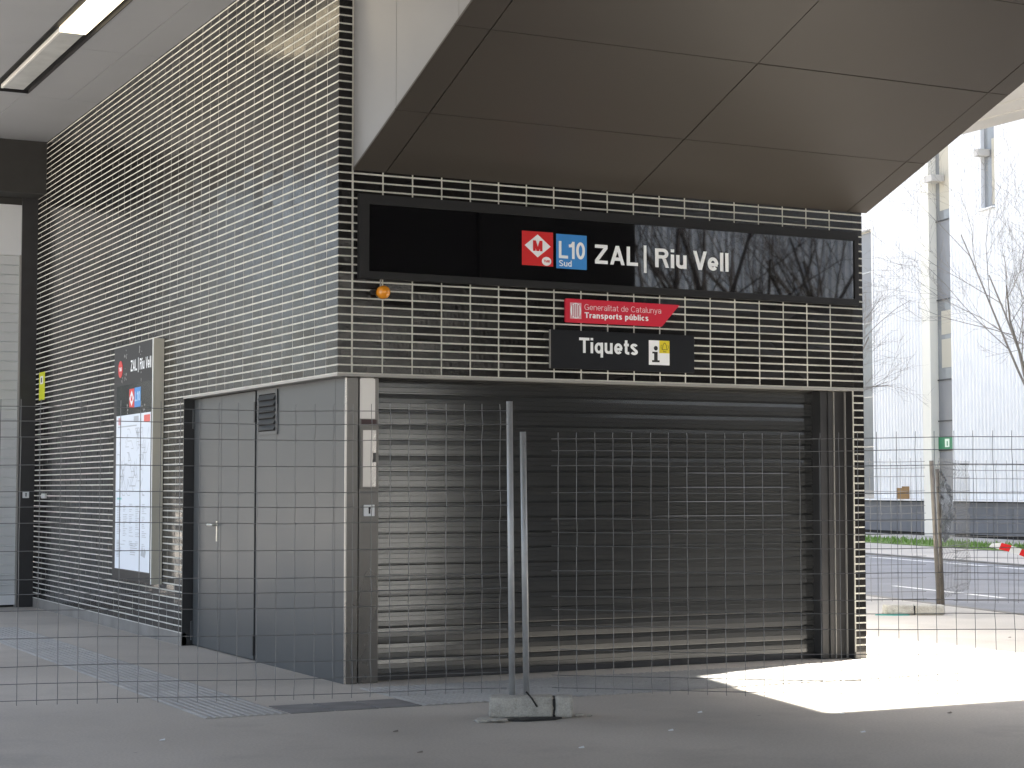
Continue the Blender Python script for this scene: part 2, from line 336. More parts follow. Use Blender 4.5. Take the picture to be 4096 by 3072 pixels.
# grass tufts on the verge
mb = MB(); rg = random.Random(3)
for i in range(5200):
    y = rg.uniform(12, 48); x = kx(y)+rg.uniform(11.45, 13.85); h = rg.uniform(0.05, 0.17); a = rg.uniform(0, 6.28); lx, ly = rg.uniform(-.05, .05), rg.uniform(-.05, .05)
    dx, dy = math.cos(a)*0.02, math.sin(a)*0.02
    mb.quad((x-dx, y-dy, 0.015), (x+dx, y+dy, 0.015), (x+lx, y+ly, h))
gr = mb.build('grass', mat('grass_blade', (0.16, 0.27, 0.06), rough=0.8, var=0.3, vscale=3)); stuff(gr); gr['label'] = 'short green grass on the verge before the white building'; gr['category'] = 'grass'

# tactile paving: ribbed tiles and dark tiles let into the pavement
def rib_tile(wx, wy, n):
    mb = MB().box(0.003, wx-0.003, 0.003, wy-0.003, 0.0, 0.004)
    p = wx/n
    for i in range(n):
        x = p*(i+0.5); mb.prism([(x-p*.33, 0.004), (x+p*.33, 0.004), (x+p*.2, 0.0095), (x-p*.2, 0.0095)], 'y', 0.006, wy-0.006)
    return mb
tm = rib_tile(0.565, 0.565, 10).mesh('ribbed_tile', M_TACT)
def tile(me, x, y, name='ribbed_tile'):
    o = bpy.data.objects.new(name, me); COL.objects.link(o); o.parent = pave; o.location = (x, y, 0.001); return o
for i in range(15): tile(tm, -1.466, -1.44+0.565*i)
tm2 = rib_tile(0.60, 0.60, 10).mesh('ribbed_tile', M_TACT)
for i in range(8):
    for j in range(2): tile(tm2, 0.09+0.60*i, -1.44+0.60*j)
dm = MB().box(0.008, 0.312, 0.008, 0.455, 0, 0.005).mesh('dark_tile', M_TDARK)
for i in range(3): tile(dm, -0.885+0.32*i, -1.44, 'dark_tile')

# ------------------------------------------------------------------ station building
CP, BP = 0.0642, 0.25
ZB = 2.365; ZC = 3.926; ZTOP = 6.0
XR = 4.97; YF = 10.45
SB = thing('station_building', (2.5, 5.0, 0), 'black glazed brick metro entrance with dark roller shutter and steel side door', 'building')
core = MB()
core.box(0.0028, XR-0.0028, 0.0028, YF, ZB-0.004, ZTOP)                  # upper storey mass
core.box(0.0028, 0.5, 4.006, YF, 0.0, ZB-0.006)                        # left wall, behind the service door
core.box(0.502, XR-0.01, 4.05, YF, 0.0, ZB-0.006)
core.box(4.856, XR-0.0028, 0.0028, 4.04, 0.0, ZB-0.006)                 # right pier and side wall
core.build('wall', M_MORTAR, SB)
MB().box(0.16, 4.84, 0.34, 3.98, 0.0, ZB-0.008).build('inner_wall', M_BEAM, SB)
jb = random.Random(11)
BD = 0.03
def brick_mesh(w, name='brick'):
    mb = MB(); h = CP-0.0125; b = 0.002
    mb.v = [(0, BD, 0), (w, BD, 0), (w, BD, h), (0, BD, h), (0, b, 0), (w, b, 0), (w, b, h), (0, b, h), (b, 0, b), (w-b, 0, b), (w-b, 0, h-b), (b, 0, h-b)]
    mb.f = [(0, 1, 5, 4), (1, 2, 6, 5), (2, 3, 7, 6), (3, 0, 4, 7), (4, 5, 9, 8), (5, 6, 10, 9), (6, 7, 11, 10), (7, 4, 8, 11), (8, 9, 10, 11)]
    mb.mi = [0]*9
    return mb
BW, HW = BP-0.012, 0.1155
me_full = brick_mesh(BW).mesh('brick', M_BRICK); me_half = brick_mesh(HW-0.0055).mesh('brick', M_BRICK)
def front_cols():
    yield 0.0, HW-0.0, me_half
    for k in range(19): yield 0.12+BP*k+0.0055, BW, me_full
    yield 4.87+0.0055-0.012, HW, me_half
loose = MB()
def add_brick(mb, M, w):
    src = brick_mesh(w); n = len(mb.v)
    mb.v += [tuple(M @ Vector(p)) for p in src.v]; mb.f += [tuple(n+i for i in f) for f in src.f]; mb.mi += [0]*9
def jitter(w):
    c = Matrix.Translation((w/2, 0, 0.025)); cl = lambda v, m: max(-m, min(m, v))
    return c @ Matrix.Rotation(R(cl(jb.gauss(0, 0.22 if w > 0.2 else 0.4), 0.42)), 4, 'Z') @ Matrix.Rotation(R(cl(jb.gauss(0, 1.0), 2.2)), 4, 'X') @ c.inverted()
def front_brick(x, w, me, k, single):
    z = ZB+k*CP+0.00625
    M = Matrix.Translation((x, jb.uniform(-0.0006, 0.0006), z)) @ jitter(w)
    if single:
        o = bpy.data.objects.new('brick', me); COL.objects.link(o); o.parent = SB
        o.matrix_parent_inverse = WORLD[SB.name].inverted(); o.matrix_basis = M
    else: add_brick(loose, M, w)
nsing = 0
for k in range(25):
    for x, wdt, me in front_cols():
        covered = (12 <= k <= 21) or (1.86 < x < 2.95 and 2 <= k <= 5 ) or k == 24
        single = (not covered) and nsing < 298
        nsing += single
        front_brick(x, wdt if me is me_full else HW-0.0055, me, k, single)
for k in range(25, 57): front_brick(0.0, HW-0.0055, me_half, k, False)          # corner headers above the canopy
for k in range(-36, 0): front_brick(4.87-0.0065, HW-0.0055, me_half, k, False)   # right pier
# left wall (face X=0)
ML = Matrix.Rotation(R(-90), 4, 'Z')    # local x -> -Y, local y -> +X
for k in range(-35, 55):
    for c in range(42):
        if k < 0 and c < 16: continue
        y1 = BP*(c+1)-0.0055 if c else BP-0.0055
        wdt = BW if c else BP-0.0055-0.0
        M = Matrix.Translation((jb.uniform(-0.0005, 0.0005), y1, ZB+k*CP+0.00625)) @ ML @ jitter(wdt)
        add_brick(loose, M, wdt)
lb = loose.build('brickwork', M_BRICK, SB); stuff(lb)
# steel angle under the brickwork, plinths
MB().box(-0.004, XR+0.002, -0.004, 0.10, ZB-0.022, ZB-0.0045).build('lintel_angle', M_TRIM, SB)
MB().box(-0.0045, 0.11, 0.101, 4.0, ZB-0.022, ZB-0.0045).build('lintel_angle', M_TRIM, SB)
MB().box(0.0, 0.05, 4.0, YF, 0.0, 0.115).build('plinth', M_CONC, SB)
MB().box(4.855, XR+0.003, -0.003, 0.25, 0.0, 0.06).build('plinth', M_CONC, SB)

# ---- canopy wedge over the shutter
TA = math.tan(R(21)); YE = -3.92
def zs(y): return ZC-TA*y
cn = MB().prism([(-0.002, zs(0)+0.02), (YE+0.01, zs(YE)+0.02), (YE+0.01, ZTOP), (-0.002, ZTOP)], 'x', 0.135, 5.005).build('canopy', M_GAP, SB)
WORLD[cn.name] = WORLD[SB.name] if False else Matrix.Identity(4)
def sub(o, par):
    o.parent = par; return o
XJ = [0.12, 0.39, 2.60, 4.81, 5.02]; YJ = [0.0, -0.82, -1.84, -2.87, YE]; G = 0.0045
for i in range(4):
    for j in range(4):
        x0, x1 = XJ[i]+(G if i else 0), XJ[i+1]-(G if i < 3 else 0); y0, y1 = YJ[j]-(G if j else 0.004), YJ[j+1]+(G if j < 3 else 0)
        # jitter each panel a hair so that the joints catch light unevenly
        e = jb.uniform(-0.0012, 0.0012)
        sub(MB().prism([(y0, zs(y0)+e), (y1, zs(y1)+e), (y1, zs(y1)+0.018), (y0, zs(y0)+0.018)], 'x', x0, x1).build('soffit_panel', M_PANEL), cn)
CJ = [0.0, -0.83, -1.9, -2.93, YE]
for j in range(4):
    y0, y1 = CJ[j]-(0.003 if j else 0.004), CJ[j+1]+(0.003 if j < 3 else 0)
    sub(MB().prism([(y0, zs(y0)+0.02), (y1, zs(y1)+0.02), (y1, ZTOP-0.02), (y0, ZTOP-0.02)], 'x', 0.12, 0.134).build('cheek_panel', M_CHEEK), cn)
    sub(MB().prism([(y0, zs(y0)+0.02), (y1, zs(y1)+0.02), (y1, ZTOP-0.02), (y0, ZTOP-0.02)], 'x', 5.006, 5.02).build('cheek_panel', M_CHEEK), cn)

# ---- big roller shutter in the front
rs = MB()
rs.box(4.575, 4.60, 0.10, 0.30, 0, ZB-0.024).box(4.60, 4.66, 0.115, 0.30, 0, ZB-0.0245)
rs.build('roller_shutter', M_DARKM, SB)
RS = [o for o in bpy.data.objects if o.name == 'roller_shutter'][0]
prof = [(0.012, 0.0), (-0.0150, 0.0), (-0.0172, 0.0015), (-0.0165, 0.0345), (-0.0150, 0.036), (-0.0165, 0.0375), (-0.0152, 0.0715), (-0.0138, 0.073), (-0.0152, 0.0745), (-0.0130, 0.1035), (-0.0095, 0.1085), (0.006, 0.1100), (0.006, 0.1215), (0.012, 0.1215)]
sm = MB().prism(prof, 'x', 0.40, 4.59).mesh('slat', M_SHUT)
for i in range(19):
    o = bpy.data.objects.new('slat', sm); COL.objects.link(o); o.parent = RS; o.matrix_parent_inverse = WORLD[SB.name].inverted() @ Matrix.Identity(4)
    o.matrix_parent_inverse = Matrix.Identity(4)
    o.location = (0, 0.235+jb.uniform(-0.001, 0.001), 0.055+0.1215*i); o.rotation_euler = (R(jb.gauss(0, 0.45)), 0, 0)
o = MB().box(0.40, 4.59, 0.21, 0.25, 0.004, 0.053).build('bottom_bar', M_DARKM); o.parent = RS
# side frames
def fr(name, x0, x1, y0, y1, m, z1=ZB-0.024, z0=0.0, bev=0.004): return MB().box(x0, x1, y0, y1, z0, z1).build(name, m, SB, bevel=bev)
fr('corner_post', 0.104, 0.1185, 0.098, 0.114, M_STAIN, bev=0.002)
fr('frame_strip', 0.119, 0.212, 0.100, 0.30, M_JAMB)
fr('frame_strip', 0.222, 0.385, 0.106, 0.33, M_JAMB)
fr('frame_strip', 0.2125, 0.2215, 0.16, 0.33, M_GAP)
fr('frame_strip', 4.661, 4.71, 0.100, 0.33, M_DARKM); fr('frame_strip', 4.712, 4.72, 0.088, 0.33, M_TRIM)
fr('frame_strip', 4.722, 4.838, 0.110, 0.33, M_DARKM); fr('frame_strip', 4.839, 4.847, 0.092, 0.33, M_TRIM)
fr('frame_strip', 4.848, 4.8555, 0.012, 0.33, M_DARKM, bev=0.001)  # dark strip standing in for the shade on the pier's return
bx = MB().box(0.226, 0.378, 0.088, 0.105, 1.484, 1.962).build('lock_box', M_JAMB, SB, bevel=0.003)
o = MB().box(0.246, 0.355, 0.084, 0.088, 1.50, 1.935).build('lock_door', M_STAIN, bevel=0.001); o.parent = bx
o = MB().box(0.330, 0.348, 0.070, 0.084, 1.69, 1.76).build('latch', M_DARKM); o.parent = bx
fr('cover_plate', 0.226, 0.352, 0.099, 0.1045, M_STAIN, z0=2.024, bev=0.001)
MB().box(0.240, 0.366, 0.102, 0.1055, 1.978, 2.018).build('name_plate', mat('dark_red_plate', (0.045, 0.02, 0.022), rough=0.4), SB)
def keysw(x, y, z, s):
    k = MB().box(x-s/2, x+s/2, y-0.012, y, z-s/2, z+s/2).build('key_switch', M_WHITE, SB, bevel=0.002)
    o = MB().box(x-s*.07, x+s*.09, y-0.0135, y-0.0122, z-s*.28, z+s*.2).build('keyhole', M_INK); o.parent = k
    o = MB().prism([(x+math.cos(t)*s*.12+s*.01, z+s*.2+math.sin(t)*s*.12) for t in [i*math.pi/4 for i in range(8)]], 'y', y-0.0142, y-0.0136).build('keyhole', M_INK); o.parent = k
keysw(0.305, 0.106, 1.318, 0.088)

# ---- steel cladding with service door on the left face (plane X=0.105)
XP = 0.105
MB().box(XP, 0.15, 0.31, 1.575, 0.0, ZB-0.024).build('cladding_panel', M_STEEL, SB)
MB().box(XP+0.001, 0.15, 0.115, 0.308, 0.0, ZB-0.0245).build('cladding_panel', M_STEEL, SB)
MB().box(XP+0.001, 0.15, 1.578, 2.17, 0.0, ZB-0.0245).build('cladding_panel', M_STEEL, SB)
MB().box(0.0065, 0.15, 4.0, 4.0055, 0.0, ZB-0.024).build('door_reveal', M_DARKM, SB)
DR = MB().box(XP+0.03, 0.16, 2.172, 3.999, 0.0, ZB-0.0242).build('service_door', M_DARKM, SB)
def kid(o, par): o.parent = par; return o
kid(MB().box(XP, XP+0.035, 3.152, 3.985, 0.012, ZB-0.03).build('leaf', M_STEEL, bevel=0.002), DR)
kid(MB().box(XP, XP+0.035, 2.215, 3.145, 0.012, ZB-0.03).build('leaf', M_STEEL, bevel=0.002), DR)
for y, zz in ((3.99, 0.05), (3.99, 2.06), (2.19, 0.05), (2.19, 2.06)):
    kid(MB().box(XP-0.018, XP+0.01, y-0.016, y+0.016, zz, zz+0.18).build('hinge', M_STEEL if y > 3 else M_DARKM, bevel=0.003), DR)
hd = MB().box(XP-0.008, XP, 3.235, 3.265, 1.005, 1.19).tube([(XP-0.004, 3.25, 1.155), (XP-0.05, 3.25, 1.155), (XP-0.055, 3.27, 1.155), (XP-0.055, 3.38, 1.155)], 0.011, 8)
kid(hd.build('handle', mat('brass_nickel', (0.72, 0.70, 0.62), rough=0.3, metal=0.5), smooth=False), DR)
VG = MB().box(XP-0.012, XP, 1.625, 1.66, 1.945, 2.325).box(XP-0.012, XP, 2.085, 2.12, 1.945, 2.325).box(XP-0.0118, XP, 1.6605, 2.0845, 1.945, 1.975).box(XP-0.0118, XP, 1.6605, 2.0845, 2.295, 2.325).box(XP-0.002, XP-0.0005, 1.66, 2.085, 1.975, 2.295, mi=1).build('vent_grille', [M_STEEL, M_GAP], SB)
for i in range(6):
    z = 1.982+i*0.052
    kid(MB().prism([(XP-0.0035, z+0.038), (XP-0.03, z), (XP-0.033, z+0.002), (XP-0.0055, z+0.044)], 'y', 1.6605, 2.0845).build('louvre', M_STEEL), VG)

# ---- far end: pale roller shutter, jamb and beam
MB().box(-1.5, -0.001, 10.0, 10.6, 5.19, ZTOP).build('beam', M_BEAM, SB)
MB().box(-0.20, -0.001, 10.44, 10.75, 0.0, 5.189).build('jamb', M_DARKM, SB)
MB().box(-1.5, -1.3, 10.44, 10.75, 0.0, 5.189).build('jamb', M_DARKM, SB)
WS = MB().box(-1.3, -0.201, 10.47, 10.9, 4.46, 5.10).build('white_shutter', M_WHITE, SB)
kid(MB().box(-1.3, -0.202, 10.465, 10.9, 5.101, 5.188).build('header', M_BEAM), WS)
wm = MB().prism([(0.0, 0.0), (-0.006, 0.004), (-0.006, 0.1), (-0.014, 0.104), (-0.014, 0.112), (0.0, 0.1225)], 'x', -1.3, -0.215).mesh('slat', M_WSHUT)
for i in range(35):
    o = bpy.data.objects.new('slat', wm); COL.objects.link(o); o.parent = WS; o.location = (0, 10.52, 0.172+0.1225*i)
kid(MB().box(-1.3, -0.215, 10.50, 10.55, 0.03, 0.171).build('bottom_bar', M_WHITE), WS)
kid(MB().box(-0.2145, -0.2005, 10.46, 10.56, 0.0, 4.459).build('guide_rail', M_TRIM), WS)
MB().box(-1.3, -0.21, 10.6, 10.62, 0.0, 4.4).build('inner_wall', M_BEAM, SB)
keysw(-0.108, 10.438, 1.412, 0.08)

# ------------------------------------------------------------------ ceiling and roofs overhead
ceil = struct(MB().box(-4.2, -0.001, -1.95, 9.998, 5.885, 6.0).build('ceiling', M_GAP))
def cpanel(x0, x1, y0, y1):
    g = 0.003; o = MB().box(x0+g, x1-g, y0+g, y1-g, 5.85, 5.884).build('ceiling_panel', M_CEIL); o.parent = ceil
for y0, y1 in ((-1.95, 0.05), (0.05, 2.5), (2.5, 4.95), (4.95, 7.38)):
    cpanel(-0.35, 0.002, y0, y1); cpanel(-0.82, -0.35, y0, y1); cpanel(-2.95, -1.25, y0, y1); cpanel(-4.2, -2.95, y0, y1)
for x0, x1 in ((-0.87, 0.002), (-2.95, -0.87), (-4.2, -2.95)): cpanel(x0, x1, 7.38, 10.0)
cpanel(-1.25, -0.82, 7.25, 7.38)
LF = thing('ceiling_light', (-1.03, 3.0, 5.88), 'long recessed ceiling light with one lit and one unlit tube cover', 'light')
MB().box(-1.249, -1.241, -1.95, 7.248, 5.846, 5.884).box(-0.829, -0.821, -1.95, 7.248, 5.846, 5.884).box(-1.24, -0.83, 7.238, 7.247, 5.8465, 5.8835).build('slot_frame', M_INK, LF)
MB().box(-1.128, -0.915, 4.31, 7.06, 5.842, 5.884).build('unlit_cover', M_LAMPOFF, LF, bevel=0.006)
MB().box(-1.158, -1.130, 4.31, 7.06, 5.838, 5.884).build('cover_lip', M_LAMPLIP, LF, bevel=0.004)
MB().box(-1.158, -0.908, 1.6, 4.305, 5.832, 5.884).build('lit_cover', M_LAMPON, LF, bevel=0.004)
# wide roof over the forecourt, behind and above the canopy
RF = struct(MB().box(-13.0, 10.0, -21.0, -1.96, 6.02, 6.8).build('roof', M_ROOF))
MB().box(-4.2, 5.02, -1.959, 10.6, 6.001, 6.7).build('roof_slab', M_ROOF, RF); MB().box(-4.2, 5.02, 10.604, 22.0, 6.0, 6.69).build('roof_slab', M_ROOF, RF)  # rear slab is added to shade the ground mirrored in the left wall
for x, y in ((-5.6, -19.0), (9.4, -3.2), (-3.9, 9.0)):
    o = MB().tube([(x, y, 0), (x, y, 6.02)], 0.28, 20).build('column', M_DECK, RF, smooth=False)
# elevated deck beyond the forecourt
VD = thing('viaduct', (12.3, 10, 0), 'pale concrete viaduct deck showing at the top right corner', 'viaduct')
MB().box(10.8, 13.95, -30, 70, 7.02, 7.6).build('deck', M_DECK, VD)
for i, x in enumerate((10.82, 11.9, 12.4, 12.92, 13.45)):
    MB().box(x, x+(0.5 if i else 1.06)-0.02, -29.9, 69.9, 7.0, 7.019).build('soffit_board', M_DECK, VD)
for y in (-8, 24, 52): MB().tube([(12.4, y, 0), (12.4, y, 7.0)], 0.5, 20).build('pier', M_DECK, VD)

# ------------------------------------------------------------------ station signs
SG = thing('station_sign', (2.5, 0, 3.09), 'long black glass station sign reading ZAL | Riu Vell', 'sign')
fz0, fz1, ft = 3.094, 3.742, 0.055
MB().box(0.155, 4.893, -0.055, -0.005, fz0, fz0+ft).box(0.155, 4.893, -0.055, -0.005, fz1-ft-0.02, fz1).box(0.155, 0.235, -0.0545, -0.005, fz0+ft, fz1-ft-0.02).box(4.85, 4.893, -0.0545, -0.005, fz0+ft, fz1-ft-0.02).build('frame', M_FRAME, SG)
MB().box(0.235, 2.66, -0.042, -0.01, fz0+ft, fz1-ft-0.02).build('glass_panel', M_GLOSSB, SG)
MB().box(2.662, 4.85, -0.042, -0.01, fz0+ft, fz1-ft-0.02).build('glass_panel', M_GLOSSB, SG)
def plate(name, x0, x1, z0, z1, y, m, par): return MB().box(x0, x1, y-0.0012, y, z0, z1).build(name, m, par)
ms = plate('metro_symbol', 1.555, 1.838, 3.272, 3.548, -0.0425, M_RED, SG)
def adopt2(o, par): o.parent = par; o.matrix_parent_inverse = Matrix.Identity(4); return o
cx, cz = 1.697, 3.432
adopt2(MB().prism([(cx-.118, cz), (cx, cz-.093), (cx+.118, cz), (cx, cz+.093)], 'y', -0.0449, -0.0438).build('diamond', M_LETTER), ms)
adopt2(lettering('letter', 'M', 'front', -0.0458, cx-.043, cx+.043, cz-.042, .085, M_RED, None, 0.125), ms)
adopt2(MB().prism([(1.778+math.cos(i*math.pi/9)*.043, 3.312+math.sin(i*math.pi/9)*.036) for i in range(18)], 'y', -0.0449, -0.0438).build('badge', M_LETTER), ms)
adopt2(lettering('letter', 'TMB', 'front', -0.0458, 1.75, 1.806, 3.303, .02, M_RED, None, 0.09), ms)
lp = plate('line_symbol', 1.867, 2.149, 3.262, 3.542, -0.0425, M_BLUE, SG)
adopt2(lettering('letter', 'L10', 'front', -0.0448, 1.890, 2.132, 3.345, .140, M_LETTER, None, 0.085), lp)
adopt2(lettering('letter', 'Sud', 'front', -0.0448, 1.892, 2.008, 3.280, .050, M_LETTER, None, 0.075), lp)
lettering('lettering', 'ZAL', 'front', -0.0432, 2.222, 2.622, 3.320, .157, M_LETTER, SG, 0.088)
plate('bar', 2.690, 2.716, 3.268, 3.497, -0.0425, M_LETTER, SG)
lettering('lettering', 'Riu', 'front', -0.0432, 2.80, 3.108, 3.322, .158, M_LETTER, SG, 0.088)
lettering('lettering', 'Vell', 'front', -0.0432, 3.172, 3.528, 3.322, .158, M_LETTER, SG, 0.088)

TS = thing('transport_plate', (2.5, 0, 2.83), 'red slanted plate reading Generalitat de Catalunya Transports públics', 'sign')
MB().prism([(1.962, 2.838), (1.969, 2.830), (2.876, 2.830), (3.05, 3.018), (1.969, 3.024), (1.962, 3.017)], 'y', -0.022, -0.004).build('plate', M_RED2, TS)
em = MB().box(2.004, 2.108, -0.0245, -0.0225, 2.862, 2.992).build('emblem', mat('emblem_pink', (0.72, 0.42, 0.47), rough=0.5), TS)
adopt2(MB().prism([(2.056+math.cos(i*math.pi/10)*.050, 2.927+math.sin(i*math.pi/10)*.063) for i in range(20)], 'y', -0.0256, -0.0246).build('shield', M_LETTER), em)
for i in range(4):
    x = 2.0285+i*0.0183
    hh = .056*math.sqrt(max(0, 1-((x-2.056)/.052)**2))
    adopt2(MB().box(x-0.0042, x+0.0042, -0.0266, -0.0257, 2.927-hh, 2.927+hh).build('stripe', mat('stripe_red', (0.42, 0.03, 0.07), rough=0.5), None), em)
lettering('lettering', 'Generalitat de Catalunya', 'front', -0.0232, 2.138, 2.868, 2.938, .048, mat('letter_pale', (0.80, 0.66, 0.68), rough=0.5), TS, 0.042)
lettering('lettering', 'Transports públics', 'front', -0.0232, 2.138, 2.745, 2.872, .047, M_LETTER, TS, 0.095)

TK = thing('ticket_sign', (2.5, 0, 2.45), 'dark panel reading Tiquets with a white information symbol', 'sign')
MB().box(1.823, 3.188, -0.03, -0.004, 2.452, 2.766).build('plate', M_SIGNB, TK, bevel=0.002)
MB().box(1.8195, 1.8225, -0.031, -0.004, 2.453, 2.765).build('edge_trim', M_TRIM, TK)
lettering('lettering', 'Tiquets', 'front', -0.0312, 2.083, 2.636, 2.585, .125, M_LETTER, TK, 0.088)
ii = plate('info_symbol', 2.742, 2.942, 2.508, 2.712, -0.0305, mat('symbol_white', (0.88, 0.90, 0.92), rough=0.5), TK)
adopt2(MB().box(2.772, 2.845, -0.0328, -0.032, 2.531, 2.547).box(2.792, 2.826, -0.0328, -0.032, 2.547, 2.617).box(2.775, 2.7915, -0.0328, -0.032, 2.603, 2.617).prism([(2.809+math.cos(i*math.pi/8)*.019, 2.647+math.sin(i*math.pi/8)*.019) for i in range(16)], 'y', -0.0328, -0.032).build('letter_i', M_INK), ii)
yq = plate('bell_square', 2.843, 2.9415, 2.608, 2.7115, -0.0318, M_YEL, TK)
bell = [(2.868, 2.637), (2.920, 2.637), (2.914, 2.648), (2.910, 2.675), (2.902, 2.688), (2.894, 2.694), (2.886, 2.688), (2.878, 2.675), (2.874, 2.648)]
bb = MB()
for i in range(len(bell)):
    a, b = bell[i], bell[(i+1) % len(bell)]; bb.tube([(a[0], -0.0338, a[1]), (b[0], -0.0338, b[1])], 0.0021, 4)
for sx in (-1, 1): bb.tube([(2.894+sx*.032, -0.0338, 2.645), (2.894+sx*.036, -0.0338, 2.66), (2.894+sx*.032, -0.0338, 2.677)], 0.0018, 4)
adopt2(bb.build('bell', M_INK), yq)
adopt2(lettering('letter', 'Sos', 'front', -0.0335, 2.878, 2.910, 2.616, .013, M_INK, None, 0.09), yq)

BC = thing('beacon', (0.34, 0, 2.99), 'round amber warning lamp on the bricks under the sign', 'lamp')
bl = MB(); Rb = 0.053
rings = [(0.0, 0.05), (0.02, 0.053), (0.045, 0.052), (0.07, 0.044), (0.085, 0.03), (0.094, 0.012)]
n0 = len(bl.v)
for d, r in rings:
    for j in range(20): bl.v.append((0.346+r*math.cos(j*math.pi/10), -0.035-d, 2.99+r*math.sin(j*math.pi/10)))
for i in range(len(rings)-1):
    for j in range(20): bl.f.append((i*20+j, i*20+(j+1) % 20, (i+1)*20+(j+1) % 20, (i+1)*20+j)); bl.mi.append(0)
bl.f.append(tuple(range(100, 120))); bl.mi.append(0); bl.f.append(tuple(range(20))); bl.mi.append(0)
bl.build('lens', M_AMBER, BC, smooth=True)
MB().prism([(0.346+.04*math.cos(j*math.pi/8), 2.99+.04*math.sin(j*math.pi/8)) for j in range(16)], 'y', -0.034, -0.002).build('base', M_STAIN, BC)
MB().box(0.262, 0.304, -0.03, -0.002, 2.975, 3.008).build('gland', M_RUBBER, BC)
MB().tube([(0.346, -0.012, 3.03), (0.346, -0.012, 3.093)], 0.006, 6).build('cable', M_TRIM, BC)

# ------------------------------------------------------------------ information case on the left wall
IP = thing('information_case', (-0.05, 5.4, 0.55), 'tall black wall case with backlit station map and steel side', 'display case')
XO = -0.105
MB().box(XO, -0.003, 4.70, 6.17, 0.556, 2.966).build('case', M_SIGNB, IP)
MB().box(XO-0.006, -0.004, 4.655, 4.698, 0.55, 2.972).build('side_cover', mat('brushed_side', (0.56, 0.54, 0.47), rough=0.4, metal=0.35, var=0.1, vscale=3, stretch=(1, 1, 0.4)), IP)
MB().box(XO-0.010, XO-0.0065, 4.66, 4.675, 0.55, 2.972).build('side_trim', M_LETTER, IP)
MB().box(XO-0.003, XO-0.0005, 4.73, 6.05, 0.655, 2.56).build('glass_surround', mat('smoked_panel', (0.055, 0.062, 0.06), rough=0.12), IP)
po = MB().box(XO-0.005, XO-0.0035, 4.735, 6.045, 0.66, 2.247).build('poster', M_POSTER, IP)
lettering('lettering', 'ZAL | Riu Vell', 'left', XO-0.0012, 5.52, 4.76, 2.69, .115, M_LETTER, IP, 0.085)
MB().prism([(5.917+math.cos(i*math.pi/8)*.085, 2.735+math.sin(i*math.pi/8)*.09) for i in range(16)], 'x', XO-0.003, XO-0.001).build('badge', M_RED, IP)
lettering('lettering', 'TMB', 'left', XO-0.0042, 5.97, 5.865, 2.715, .04, M_LETTER, IP, 0.09)
mm = MB().box(XO-0.0042, XO-0.0032, 5.36, 5.55, 2.315, 2.51).build('metro_symbol', M_RED, IP)
kid(MB().prism([(5.455-.085, 2.412), (5.455, 2.412-.08), (5.455+.085, 2.412), (5.455, 2.412+.08)], 'x', XO-0.0055, XO-0.0045).build('diamond', M_LETTER), mm)
kid(lettering('letter', 'M', 'left', XO-0.006, 5.487, 5.423, 2.385, .055, M_RED, None, 0.12), mm)
ll = MB().box(XO-0.0042, XO-0.0032, 5.12, 5.35, 2.315, 2.515).build('line_symbol', M_BLUE, IP)
kid(lettering('letter', 'L10', 'left', XO-0.0048, 5.33, 5.14, 2.375, .1, mat('letter_lightblue', (0.45, 0.66, 0.85), rough=0.5), None, 0.085), ll)
# printed map and text on the poster
pr = MB(); rp = random.Random(5); xp = XO-0.0056
def line(y0, z0, y1, z1, w):
    d = Vector((0, y1-y0, z1-z0)); n = Vector((0, -d.z, d.y)).normalized()*w/2
    a, b = Vector((xp, y0, z0)), Vector((xp, y1, z1)); pr.quad(a-n, b-n, b+n, a+n)
line(5.98, 2.13, 5.25, 2.13, 0.012)
for i in range(46):     # schematic network map
    y, z = rp.uniform(4.85, 5.95), rp.uniform(1.45, 2.08)
    for k in range(rp.randint(2, 4)):
        a = rp.choice([0, 1, 2, 3, 4, 5, 6, 7])*math.pi/4; l = rp.uniform(.04, .15)
        y2, z2 = min(max(y+math.cos(a)*l, 4.8), 6.0), min(max(z+math.sin(a)*l, 1.42), 2.1); line(y, z, y2, z2, 0.007); y, z = y2, z2
for col in range(5):    # columns of small print
    y0 = 5.98-col*0.24
    for i in range(24):
        z = 1.33-i*0.018
        if rp.random() < .88 and not (0.955 < z < 1.0): line(y0, z, y0-rp.uniform(.07, .18), z, 0.0065)
for i in range(10): line(5.98, 0.93-i*.016, 5.98-rp.uniform(.1, .25), 0.93-i*.016, 0.007)
for i in range(6): line(5.45, 0.93-i*.022, 5.45-rp.uniform(.15, .3), 0.93-i*.022, 0.009)
stuff(kid(pr.build('print', M_PRINT), po))
kid(MB().box(xp-0.0006, xp, 4.76, 4.98, 2.155, 2.225).build('logo', mat('print_red', (0.72, 0.12, 0.10), rough=0.5)), po)
kid(MB().box(xp-0.0006, xp, 5.18, 5.36, 2.17, 2.225).build('logo', M_PRINT), po)
kid(MB().box(xp-0.0006, xp, 5.86, 5.96, 2.15, 2.225).build('logo', mat('print_rose', (0.6, 0.3, 0.32), rough=0.5)), po)
kid(MB().box(xp-0.0006, xp, 5.8, 5.98, 1.375, 1.395).build('logo', mat('print_teal', (0.2, 0.5, 0.5), rough=0.5)), po)
kid(MB().prism([(5.05, .82), (4.9, .80), (4.86, .86), (4.93, .9), (4.95, .84), (5.0, .92)], 'x', xp-0.0006, xp).build('drawing', M_PRINT), po)
